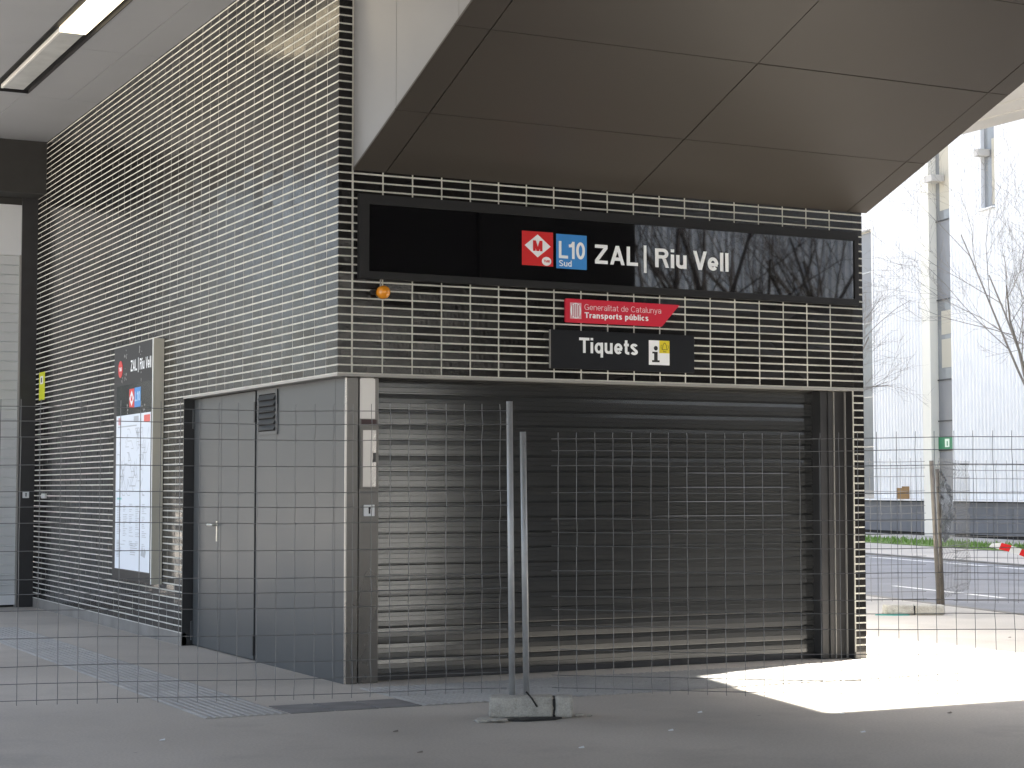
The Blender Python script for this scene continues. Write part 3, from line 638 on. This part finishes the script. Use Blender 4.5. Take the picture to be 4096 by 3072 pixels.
# marks of torn stickers on the case head
tk = MB()
for cy, cz2 in ((5.68, 2.87), (5.20, 2.88), (5.80, 2.62), (5.10, 2.58), (5.62, 2.28), (5.0, 2.30), (5.75, 2.66)):
    for k in range(5):
        y, z = cy+rp.gauss(0, .045), cz2+rp.gauss(0, .03); s = rp.uniform(.006, .022)
        tk.quad(*[(XO-0.0012-0.003*(cz2 < 2.5), y+s*rp.uniform(.5, 1.3)*math.cos(t), z+s*rp.uniform(.5, 1.2)*math.sin(t)) for t in (0.3, 1.5, 2.9, 4.0, 5.2)])
tk.build('sticker_residue', mat('residue', (0.33, 0.33, 0.32), rough=0.8), IP)

YS = thing('sticker', (-0.003, 10.07, 2.6), 'small yellow safety sign at the far end of the brick wall', 'sign')
MB().box(-0.004, -0.0015, 9.93, 10.24, 2.60, 2.95).build('plate', M_LIME, YS)
MB().box(-0.006, -0.0042, 10.02, 10.17, 2.80, 2.90).build('pictogram', M_LETTER, YS)
MB().box(-0.0075, -0.0062, 10.07, 10.12, 2.82, 2.88).build('pictogram', M_INK, YS)
WL = thing('wall_button', (-0.003, 9.8, 1.36), 'small pale push button low on the far brick wall', 'switch')
MB().box(-0.03, -0.002, 9.72, 9.92, 1.37, 1.43).build('cover', M_LAMPOFF, WL, bevel=0.004)

# ------------------------------------------------------------------ temporary wire fences
H_TALL = ([1.99, 1.90, 1.80, 1.63, 1.465, 1.37, 1.27, 1.096, 0.92, 0.83, 0.73, 0.56, 0.39, 0.285, 0.18], (1.90, 1.37, 0.83, 0.285), 2.035, 0.15)
H_LOW = ([1.81, 1.73, 1.63, 1.455, 1.28, 1.19, 1.10, 0.94, 0.77, 0.68, 0.58, 0.42, 0.255, 0.17], (1.73, 1.19, 0.68, 0.17), 1.85, 0.145)
def fence(a, b, spec, label, cat_group, post_h=None, post_at=None, post_lean=(0, 0), wire=0.0024, z0=0.0, extra_post=True, seed=1, sag=0.006):
    hs, folds, top, bot = spec; rf = random.Random(seed)
    a, b = Vector((a[0], a[1], 0)), Vector((b[0], b[1], 0)); d = (b-a).normalized(); Ln = (b-a).length; nrm = Vector((-d.y, d.x, 0))
    t = thing('wire_fence', (a.x, a.y, 0), label, 'fence', cat_group)
    mb = MB(); n = int(Ln/0.122)
    ph = rf.uniform(0, 6)
    def pos(s, z, off=0.0): return a+d*s+nrm*(off+0.012*math.sin(s*1.9+ph)*(z/2))+Vector((0, 0, z+z0+sag*math.sin(s*2.3+ph)))
    def fo(z):
        m = 0.0
        for f in folds: m = max(m, 1-abs(z-f)/0.09)
        return 0.028*max(0, m)
    zs_ = sorted(set([top, bot]+[h for h in hs]+[f for f in folds]+[f+.09 for f in folds]+[f-.09 for f in folds]))
    zs_ = [z for z in zs_ if bot <= z <= top]
    for i in range(n+1):
        s = 0.045+i*0.122
        if s > Ln: break
        w1 = rf.gauss(0, 0.002)
        mb.tube([pos(s+w1+rf.gauss(0, 0.0012), z, fo(z)) for z in zs_], wire, 4, cap=False)
    for h in hs:
        k = max(2, int(Ln/0.35)); mb.tube([pos(Ln*i/k, h+rf.gauss(0, 0.0015), fo(h)+wire*1.6) for i in range(k+1)], wire, 4, cap=False)
    mb.build('wire_mesh', M_WIRE, t)
    for pt in (post_at or []):
        p = Vector((pt[0], pt[1], z0)); hh = pt[2]
        MB().tube([p+Vector((0, 0, 0.07)), p+Vector((pt[3], pt[4], hh))], pt[5] if len(pt) > 5 else 0.0205, 14).build('post', M_POSTD if len(pt) > 5 else M_GALV, t, smooth=True)
    return t
fence((0.33, -2.195), (-3.9, -1.18), H_TALL, 'tall wire mesh fence panel left of the concrete foot', 'temporary fence panels', post_at=[(0.37, -2.2, 2.06, -0.02, 0.0), (-3.93, -1.17, 2.06, 0, 0)], seed=4)
fence((0.62, -2.275), (4.6, -5.02), H_LOW, 'lower wire mesh fence panel right of the concrete foot', 'temporary fence panels', post_at=[(0.475, -2.2, 1.86, -0.025, 0.0), (4.64, -5.05, 1.86, 0, 0)], seed=8)

def lump(name, parts, m, jig=0.004, seed=2, sub_=2, bev=0.02):
    """cast block: bevelled boxes roughened a little"""
    rr = random.Random(seed); me = parts.mesh(name, m); bm = bmesh.new(); bm.from_mesh(me)
    bmesh.ops.bevel(bm, geom=list(bm.edges), offset=bev, segments=2, affect='EDGES', profile=0.6)
    bmesh.ops.subdivide_edges(bm, edges=[e for e in bm.edges if e.calc_length() > 0.06], cuts=3, use_grid_fill=True)
    for v in bm.verts: v.co += Vector((rr.gauss(0, jig), rr.gauss(0, jig), rr.gauss(0, jig)*0.6))
    bm.to_mesh(me); bm.free(); return me
def foot(loc, ang, label, split=0.36, L=0.52, W=0.23, H=0.115, seed=2, pad=False):
    t = thing('concrete_block', loc, label, 'concrete foot', 'concrete fence feet')
    mw = Matrix.Translation(loc) @ Matrix.Rotation(ang, 4, 'Z')
    for i, (x0, x1) in enumerate(((-L/2, -L/2+split), (-L/2+split+0.012, L/2))):
        mb = MB().prism([(-W/2, 0.006), (W/2, 0.006), (W/2-0.018, H), (-W/2+0.018, H)], 'x', x0, x1)
        me = lump('block', mb, M_BLOCK, 0.0035, seed+i, bev=0.02)
        me.transform(mw); link('block', me, t, smooth=True)
    mb = MB().box(-L/2+split-0.002, -L/2+split+0.014, -W/2+0.02, W/2-0.02, 0.01, H-0.01); me = mb.mesh('strap', M_RUBBER); me.transform(mw); link('strap', me, t)
    return t
AF = math.atan2(-0.40, 0.9)
foot((0.47, -2.27, 0), math.atan2(-0.26, 0.5), 'chunky concrete foot holding the two near fence posts', seed=2, L=0.54, split=0.415, H=0.135)
# wire tie on the foot, rubble around it
tw = tag(MB().tube([(0.40, -2.34, 0.17), (0.425, -2.37, 0.13), (0.455, -2.39, 0.075)], 0.006, 5).build('wire_tie', M_RUBBER), 'short black wire stub leaning on the near concrete foot', 'wire')
rr = random.Random(21)
def chunk(name, x, y, s, m, label, cat, seed, flat=0.5, grp=None):
    bm = bmesh.new(); bmesh.ops.create_icosphere(bm, subdivisions=2, radius=s); q = random.Random(seed)
    for v in bm.verts: v.co *= q.uniform(.75, 1.2); v.co.z *= flat; v.co.x *= 1.3
    zmin = min(v.co.z for v in bm.verts)
    for v in bm.verts: v.co += Vector((x, y, -zmin*0.8))
    me = bpy.data.meshes.new(name); bm.to_mesh(me); bm.free(); me.materials.append(m)
    return tag(link(name, me), label, cat, grp)
chunk('concrete_chip', 0.08, -2.38, 0.062, M_BLOCK, 'flat broken concrete piece left of the near foot', 'rubble', 1, 0.22)
chunk('concrete_chip', 0.155, -2.43, 0.05, M_BLOCK, 'pale concrete crumb against the near foot', 'rubble', 2, 0.25)
chunk('concrete_chip', 0.745, -2.42, 0.024, M_BLOCK, 'small concrete chip right of the near foot', 'rubble', 3, 0.55)
chunk('concrete_chip', 0.81, -2.44, 0.015, M_BLOCK, 'tiny concrete chip, rightmost by the near foot', 'rubble', 4, 0.5)
tag(MB().prism([(0.20, -2.42), (0.30, -2.50), (0.52, -2.52), (0.60, -2.46), (0.36, -2.36)], 'z', 0.001, 0.012).build('rubber_scrap', M_RUBBER), 'black rubber scrap under the near concrete foot', 'scrap')
lit = [(-0.62, -2.57), (1.55, -2.62), (2.35, -3.1), (-0.85, -3.45), (0.05, -3.7), (0.9, -3.3), (3.0, -3.4), (5.2, 1.6), (6.9, 1.5), (7.6, 1.1), (-2.0, -2.3), (1.9, -3.9)]
for i, (x, y) in enumerate(lit):
    me = MB().quad((x-.018, y-.010, .004), (x+.016, y-.012, .006), (x+.02, y+.009, .012), (x-.012, y+.012, .005)).quad((x-.018, y-.010, .003), (x-.012, y+.012, .003), (x+.02, y+.009, .003), (x+.016, y-.012, .003)).build('litter', M_LETTER if i % 3 else M_BARK)
    tag(me, 'tiny scrap of litter lying on the pavement', 'litter', 'scraps of litter')

# ------------------------------------------------------------------ fences and things beyond the building
P0 = Vector((9.30, 4.28, 0)); RD = Vector((0.891, -0.453, 0))
fence((P0.x-0.06, P0.y+0.05), (P0.x-3.2*RD.x, P0.y-3.2*RD.y), H_LOW, 'distant wire mesh panel between the brick corner and the leaning far post', 'distant fence panels', post_at=[(P0.x+0.09, P0.y, 1.82, -0.07, 0.02, 0.027)], seed=12, wire=0.0032)
fence((P0.x+0.28, P0.y-0.05), (P0.x+0.28+3.4*RD.x, P0.y-0.05-3.4*RD.y*-1), H_LOW, 'distant wire mesh panel right of the far post at frame edge', 'distant fence panels', seed=13, wire=0.0032, z0=-0.03)
fence((P0.x+0.14, P0.y+0.02), (P0.x+2.1, P0.y+1.75), H_LOW, 'wire mesh panel seen edge on, receding behind the far post', 'distant fence panels', post_at=[(P0.x+0.19, P0.y+0.05, 1.72, -0.03, 0.03, 0.024)], seed=14, wire=0.0032)
foot((8.92, 4.18, 0), math.atan2(-0.453, 0.891), 'worn concrete foot under the far leaning fence post', L=0.70, split=0.34, W=0.22, H=0.12, seed=9)
tag(MB().prism([(8.45, 4.30), (8.62, 4.15), (8.80, 4.10), (8.75, 4.35)], 'z', 0.001, 0.01).build('teal_pad', M_TEAL), 'teal pad poking out from under the far concrete foot', 'pad')
# grey plastic film snagged on the receding panel
mb = MB(); rf2 = random.Random(31); nu, nv = 9, 16
for i in range(nu):
    for j in range(nv):
        u, v = i/(nu-1), j/(nv-1)
        base = P0+Vector((0.16, 0.04, 0))+Vector((0.75, 0.66, 0))*(u*0.85*(0.8+0.35*math.sin(v*3.1)))
        mb.v.append(tuple(base+Vector((rf2.gauss(0, .013)-0.02, rf2.gauss(0, .013)-0.03, 0.86+0.86*v+rf2.gauss(0, .02)-0.18*u*v*v))))
for i in range(nu-1):
    for j in range(nv-1):
        a = i*nv+j; mb.f.append((a, a+1, a+nv+1, a+nv)); mb.mi.append(0)
fm = mb.build('plastic_film', M_FILM, smooth=True)
md = fm.modifiers.new('thick', 'SOLIDIFY'); md.thickness = 0.003
tag(fm, 'torn grey plastic film snagged on the far fence behind the post', 'plastic film')
# red and white tape
mb = MB(); A = P0+Vector((0.28, -0.05, 0))
for i in range(26):
    s0, s1 = 0.42+i*0.06, 0.42+(i+1)*0.06
    def tp(s, up):
        u = (s-0.42)/1.5; z = 0.79-0.50*u+0.02*math.sin(u*7)
        wdt = 0.085*min(1, 0.4+u*6); tw_ = 0.02*math.sin(u*9)
        q = A+RD*s+Vector((-0.02-tw_*up, -0.03-tw_*up, 0)); return (q.x, q.y, z+wdt*up)
    sh = 0.035
    mb.quad(tp(s0, 0), tp(s1, 0), tp(s1+sh, 1), tp(s0+sh, 1), mi=1 if (i//2) % 2 else 0)
tpo = mb.build('barrier_tape', [M_WHITE, M_RED])
md = tpo.modifiers.new('thick', 'SOLIDIFY'); md.thickness = 0.001
tag(tpo, 'red and white striped barrier tape sagging along the distant fence', 'tape')

# ------------------------------------------------------------------ white clad building across the road
B0 = Vector((31.923, 27.304, 0)); BDv = Vector((0.2022, 0.9793, 0)); BN = Vector((-0.9793, 0.2022, 0))
WB = thing('white_building', (40, 27, 0), 'white ribbed metal clad building across the road with window strips', 'building')
def bp(s, out, z): q = B0+BDv*s+BN*out; return (q.x, q.y, z)
def bbox(name, s0, s1, o0, o1, z0, z1, m, par=WB, mb=None):
    mb = mb or MB(); n = len(mb.v)
    mb.v += [bp(s0, o0, z0), bp(s1, o0, z0), bp(s1, o1, z0), bp(s0, o1, z0), bp(s0, o0, z1), bp(s1, o0, z1), bp(s1, o1, z1), bp(s0, o1, z1)]
    for f in ((3, 2, 1, 0), (4, 5, 6, 7), (0, 1, 5, 4), (1, 2, 6, 5), (2, 3, 7, 6), (3, 0, 4, 7)): mb.f.append(tuple(n+i for i in f)); mb.mi.append(0)
    return mb.build(name, m, par) if name else mb
HB = 34.0
bbox('wall', -30, 24, -14, -0.25, 0, HB, M_CREAM)
def corr(s0, s1, z0, z1, out=0.0):
    mb = MB(); p = 0.20; n = int((s1-s0)/p); pts = []
    for i in range(n):
        a = s0+(s1-s0)*i/n; q = (s1-s0)/n
        pts += [(a, 0.0), (a+q*.35, 0.0), (a+q*.5, 0.045), (a+q*.85, 0.045)]
    pts.append((s1, 0.0))
    for i in range(len(pts)-1):
        a, b = pts[i], pts[i+1]; mb.quad(bp(a[0], out+a[1], z0), bp(b[0], out+b[1], z0), bp(b[0], out+b[1], z1), bp(a[0], out+a[1], z1))
    for z in (z0, z1):
        mb.quad(bp(s0, out-0.2, z), bp(s1, out-0.2, z), bp(s1, out+0.0, z), bp(s0, out+0.0, z))
    for s in (s0, s1): mb.quad(bp(s, out-0.2, z0), bp(s, out, z0), bp(s, out, z1), bp(s, out-0.2, z1))
    return mb.build('cladding', M_CORR, WB)
corr(5.80, 9.20, 1.16, HB); corr(9.2, 14, 10.35, HB); corr(14, 24, 1.16, HB)
corr(2.1, 4.0, 1.16, HB); corr(-30, 1.25, 1.16, HB); corr(1.25, 2.1, 1.16, 9.85)
bbox('corner_pilaster', 5.22, 5.76, -0.2, 0.10, 0, HB, M_CREAM)
bbox('plinth', 5.78, 24, -0.2, 0.06, 0.1, 1.06, M_PLINTH); bbox('plinth', -30, 3.98, -0.2, 0.06, 0.1, 1.06, M_PLINTH)
bbox('plinth_gap', 5.78, 24, -0.2, 0.02, 0, 0.098, M_GAP); bbox('plinth_gap', -30, 3.98, -0.2, 0.02, 0, 0.098, M_GAP)
bbox('sill', 5.78, 24, -0.2, 0.20, 1.10, 1.15, M_CORR); bbox('sill', -30, 3.98, -0.2, 0.20, 1.10, 1.15, M_CORR)
bbox('plinth_gap', 5.78, 24, -0.2, 0.03, 1.062, 1.098, M_GAP); bbox('plinth_gap', -30, 3.98, -0.2, 0.03, 1.062, 1.098, M_GAP)
bbox('flashing', 9.21, 9.30, -0.2, 0.08, 1.16, 10.34, M_CORR)
# strip with windows, exit door below
for z0, z1, m in ((0.03, 2.66, M_GREYP), (3.12, 3.60, M_GREYP), (3.64, 4.90, M_GREYP), (4.94, 7.44, M_GLASS), (7.48, 9.96, M_GREYP), (10.0, 12.9, M_GLASS), (12.94, HB, M_GREYP)):
    bbox('window' if m is M_GLASS else 'infill_panel', 4.03, 5.20, -0.24, -0.17, z0, z1, m)
for z in (2.68, 3.60, 4.90, 7.44, 9.96, 12.90): bbox('transom', 4.02, 5.21, -0.24, -0.14, z, z+0.04, M_DARKM)
for z0, z1 in ((5.3, 6.2), (6.35, 7.1), (10.3, 12.6)): bbox('blind', 4.10, 4.95, -0.168, -0.16, z0, z1, M_BLIND)
gs = bbox('exit_sign', 4.03, 5.20, -0.18, -0.135, 2.73, 3.11, M_GREEN)
MBx = bbox(None, 4.50, 4.78, -0.134, -0.130, 2.79, 3.05, None); kid(MBx.build('pictogram', mat('sign_glow_white', (0.75, 0.85, 0.7), rough=0.5)), gs).matrix_parent_inverse = Matrix.Identity(4)
MBx = bbox(None, 4.60, 4.66, -0.129, -0.127, 2.83, 2.98, None); kid(MBx.build('pictogram', M_GREEN), gs)
# left window strip
for z0, z1, m in ((1.16, 2.9, M_GLASS), (2.94, 4.6, M_GLASS), (4.64, 7.15, M_GLASS), (7.2, 8.9, M_GREYP), (8.94, 10.3, M_GREYP)):
    bbox('window' if m is M_GLASS else 'infill_panel', 9.31, 13.98, -0.24, -0.17, z0, z1, m)
for z in (2.9, 4.6, 7.15, 8.9): bbox('transom', 9.31, 13.98, -0.24, -0.15, z, z+0.04, M_STAIN)
bbox('window', 1.27, 2.08, -0.24, -0.12, 9.9, HB-0.2, M_GLASS); bbox('sill', 1.2, 2.15, -0.1, 0.14, 9.855, 9.895, M_CORR)
bbox('blind', 1.27, 1.65, -0.118, -0.11, 10.0, 12.0, M_BLIND)
bbox('lamp_bracket', 1.75, 2.0, -0.11, 0.3, 11.5, 11.7, M_DECK); bbox('lamp_bracket', 4.6, 5.1, -0.14, 0.3, 11.2, 11.4, M_DECK)
bbox('roof_edge', -30.2, 24.2, -14.2, 0.2, HB+0.004, HB+0.4, M_CORR)
# cardboard box on the ledge
CB = thing('cardboard_box', bp(7.2, 0.35, 1.15), 'brown cardboard box standing on the ledge of the white building', 'box')
q = Vector(bp(7.15, 0.02, 1.152)); Rt = Rv; Fw = Vector((math.sin(YAW), math.cos(YAW), 0))
def cb(name, x0, x1, d0, d1, z0, z1, m):
    mb = MB(); n = 0
    pt = lambda x, d, z: tuple(q+Rt*x-Fw*d+Vector((0, 0, z)))
    mb.v = [pt(x0, d0, z0), pt(x1, d0, z0), pt(x1, d1, z0), pt(x0, d1, z0), pt(x0, d0, z1), pt(x1, d0, z1), pt(x1, d1, z1), pt(x0, d1, z1)]
    mb.f = [(3, 2, 1, 0), (4, 5, 6, 7), (0, 1, 5, 4), (1, 2, 6, 5), (2, 3, 7, 6), (3, 0, 4, 7)]; mb.mi = [0]*6
    return mb.build(name, m, CB)
cb('carton', -0.30, 0.27, 0.0, 0.2, 0, 0.36, M_CARD); cb('flap', -0.17, 0.20, 0.201, 0.208, 0.02, 0.41, M_CARD); cb('flap', -0.29, -0.16, 0.202, 0.207, 0.0, 0.33, M_CARD)
cb('stamp', -0.02, 0.13, 0.2085, 0.2095, 0.17, 0.21, M_BARK)

# ------------------------------------------------------------------ bare trees
def tree(base, height, crotch, spread, seed, label, lean=(0, 0), depth=5, r0=0.10, grp='bare street trees', bark=None, thin=1.0):
    bark = bark or M_BARK
    q = random.Random(seed); t = thing('bare_tree', base, label, 'tree', grp)
    base = Vector(base); top = base+Vector((lean[0], lean[1], crotch))
    MB().tube([base, base+Vector((lean[0]*.3, lean[1]*.3, crotch*.4)), top], [r0*1.25, r0, r0*.92], 10).build('trunk', bark, t, smooth=True)
    mb = MB()
    def grow(p, d, L, r, lev):
        pts = [p]; k = 4; dd = d.copy(); rads = [r]
        for i in range(k):
            dd = (dd+Vector((q.gauss(0, .10), q.gauss(0, .10), q.gauss(0, .05)+0.035))).normalized()
            pts.append(pts[-1]+dd*L/k); rads.append(r*(1-0.62*(i+1)/k))
        mb.tube(pts, rads, 5 if lev < 2 else 3, cap=False)
        if lev >= depth: return
        n = q.randint(4, 5) if lev < 3 else q.randint(3, 4)
        for c in range(n):
            f = 0.25+0.75*(c+q.random()*.8)/n; i = min(int(f*k), k-1); pp = pts[i].lerp(pts[i+1], f*k-i)
            ax = Vector((q.gauss(0, 1), q.gauss(0, 1), q.gauss(0, 1))).cross(dd).normalized()
            nd = (Matrix.Rotation(R(q.uniform(22, 52)), 3, ax) @ (pts[i+1]-pts[i]).normalized()); nd.z += 0.08
            grow(pp, nd.normalized(), L*q.uniform(.42, .66), max(r*(1-.6*f)*q.uniform(.42, .62), 0.0035), lev+1)
    for i in range(7):
        a = i*2*math.pi/7+q.uniform(-.4, .4); e = R(q.uniform(38, 74))
        d = Vector((math.cos(a)*math.cos(e)*spread, math.sin(a)*math.cos(e)*spread, math.sin(e))).normalized()
        grow(top-Vector((0, 0, q.uniform(0, .35))), d, (height-crotch)*q.uniform(.45, .62), r0*thin*q.uniform(.45, .62), 1)
    mb.build('crown', bark, t)
    return t
tree((kx(20.6)+13.3, 20.6, 0), 11.5, 3.3, 1.3, 41, 'bare tree at the right edge before the white building', lean=(-0.35, 0.3), r0=0.095, thin=0.8)
tree((kx(33.5)+12.3, 33.5, 0), 11.0, 3.2, 1.25, 45, 'bare tree whose twigs show right beside the brick corner', r0=0.12)
tree((kx(11.0)+12.4, 11.0, 0), 11.0, 3.3, 1.1, 47, 'bare tree just outside the right frame edge', r0=0.12, depth=4)

# ------------------------------------------------------------------ what stands behind the photographer (mirrored in the sign), plus volumes added to shape reflections
def simple_building(name, x0, x1, y0, y1, h, m, label, face='y+', bay=3.2):
    t = thing(name, ((x0+x1)/2, (y0+y1)/2, 0), label, 'building')
    MB().box(x0, x1, y0, y1, 0, h).build('wall', m, t)
    MB().box(x0-0.3, x1+0.3, y0-0.3, y1+0.3, h+0.003, h+0.5).build('roof', M_DECK, t)
    k = 0; y = y1 if face == 'y+' else y0; sgn = 1 if face == 'y+' else -1
    for fl in range(int(h/3.4)):
        x = x0+1.2
        while x < x1-2:
            ya, yb = sorted((y-0.05*sgn, y+0.03*sgn)); MB().box(x, x+1.3, ya, yb, fl*3.4+1.1, fl*3.4+2.6).build('window', M_GLASS, t); x += bay; k += 1
    return t
TB = thing('reflection_blocker', (8.4, -14.5, 0), 'added dark volume behind the photographer, darkening reflections in the front wall', 'building')  # unseen dark mass added to darken reflections in shutter, bricks and sign
MB().box(7.0, 9.75, -13.2, -12.0, 0, 6.0).build('wall', M_BEAM, TB); MB().box(3.2, 6.998, -13.1, -12.1, 4.55, 6.0).build('blocker_top', M_BEAM, TB); MB().box(9.752, 21.0, -13.1, -12.4, 0, 4.5).build('blocker_side', M_BEAM, TB); MB().box(7.6, 9.2, -11.999, -11.97, 0, 2.3).build('door', M_SHUT, TB)
wbk = thing('warehouse', (28, -36, 0), 'pale ribbed warehouse across the road behind the photographer', 'building')
cm = MB()
for i in range(170):
    x = 9+i*0.24; cm.quad((x, -30, 0), (x+.10, -30, 0), (x+.10, -30, 11), (x, -30, 11)).quad((x+.10, -30, 0), (x+.12, -29.95, 0), (x+.12, -29.95, 11), (x+.10, -30, 11)).quad((x+.12, -29.95, 0), (x+.22, -29.95, 0), (x+.22, -29.95, 11), (x+.12, -29.95, 11)).quad((x+.22, -29.95, 0), (x+.24, -30, 0), (x+.24, -30, 11), (x+.22, -29.95, 11))
cm.build('cladding', M_BLUEC, wbk); MB().box(9, 49.8, -44, -30.02, 0, 11).build('wall', M_BLUEC, wbk); MB().box(8.8, 50, -44.2, -29.8, 11.003, 11.4).build('roof', M_DECK, wbk)
for i, (tx, ty, sd_, dep) in enumerate(((14.6, -18.5, 61, 4), (17.0, -19.8, 63, 4), (19.4, -18.8, 65, 4), (21.5, -21.0, 67, 4))):
    tree((tx, ty, 0), 12, 3.0, 1.1, sd_, ('nearest', 'second', 'third', 'farthest')[i]+' bare tree along the warehouse behind the photographer', depth=dep, bark=M_BARKD, r0=0.14)
simple_building('reflection_block', -14.5, 4, 45, 58, 17, mat('grey_render', (0.15, 0.147, 0.14), rough=0.85, var=0.25, vscale=0.3), 'added dark grey block far behind the station, dimming reflections in the left wall', face='y-')  # unseen block added to dim and vary the left wall's reflections
SH = thing('bright_reflector', (12, -27.3, 0), 'added white block in the sun behind the photographer, brightening reflections in the shutter', 'building')  # unseen sunlit wall added for the bright reflection at the shutter's left
def reflector_box(name, a0, a1, d0, d1, z0, z1, m):
    q = Vector((12.0, -26.2, 0)); t = Vector((0.866, -0.5, 0)); n = Vector((0.5, 0.866, 0)); mb = MB(); P = lambda a, d, z: tuple(q+t*a+n*d+Vector((0, 0, z)))
    mb.v = [P(a0, d0, z0), P(a1, d0, z0), P(a1, d1, z0), P(a0, d1, z0), P(a0, d0, z1), P(a1, d0, z1), P(a1, d1, z1), P(a0, d1, z1)]
    mb.f = [(3, 2, 1, 0), (4, 5, 6, 7), (0, 1, 5, 4), (1, 2, 6, 5), (2, 3, 7, 6), (3, 0, 4, 7)]; mb.mi = [0]*6
    return mb.build(name, m, SH)
reflector_box('wall', -6.0, 3.0, -2.5, 0, 0, 5.6, M_CORR); reflector_box('roof', -6.2, 3.2, -2.7, 0.2, 5.603, 5.8, M_DECK); reflector_box('door', -5.2, -4.3, 0.003, 0.05, 0, 2.1, M_PLINTH)
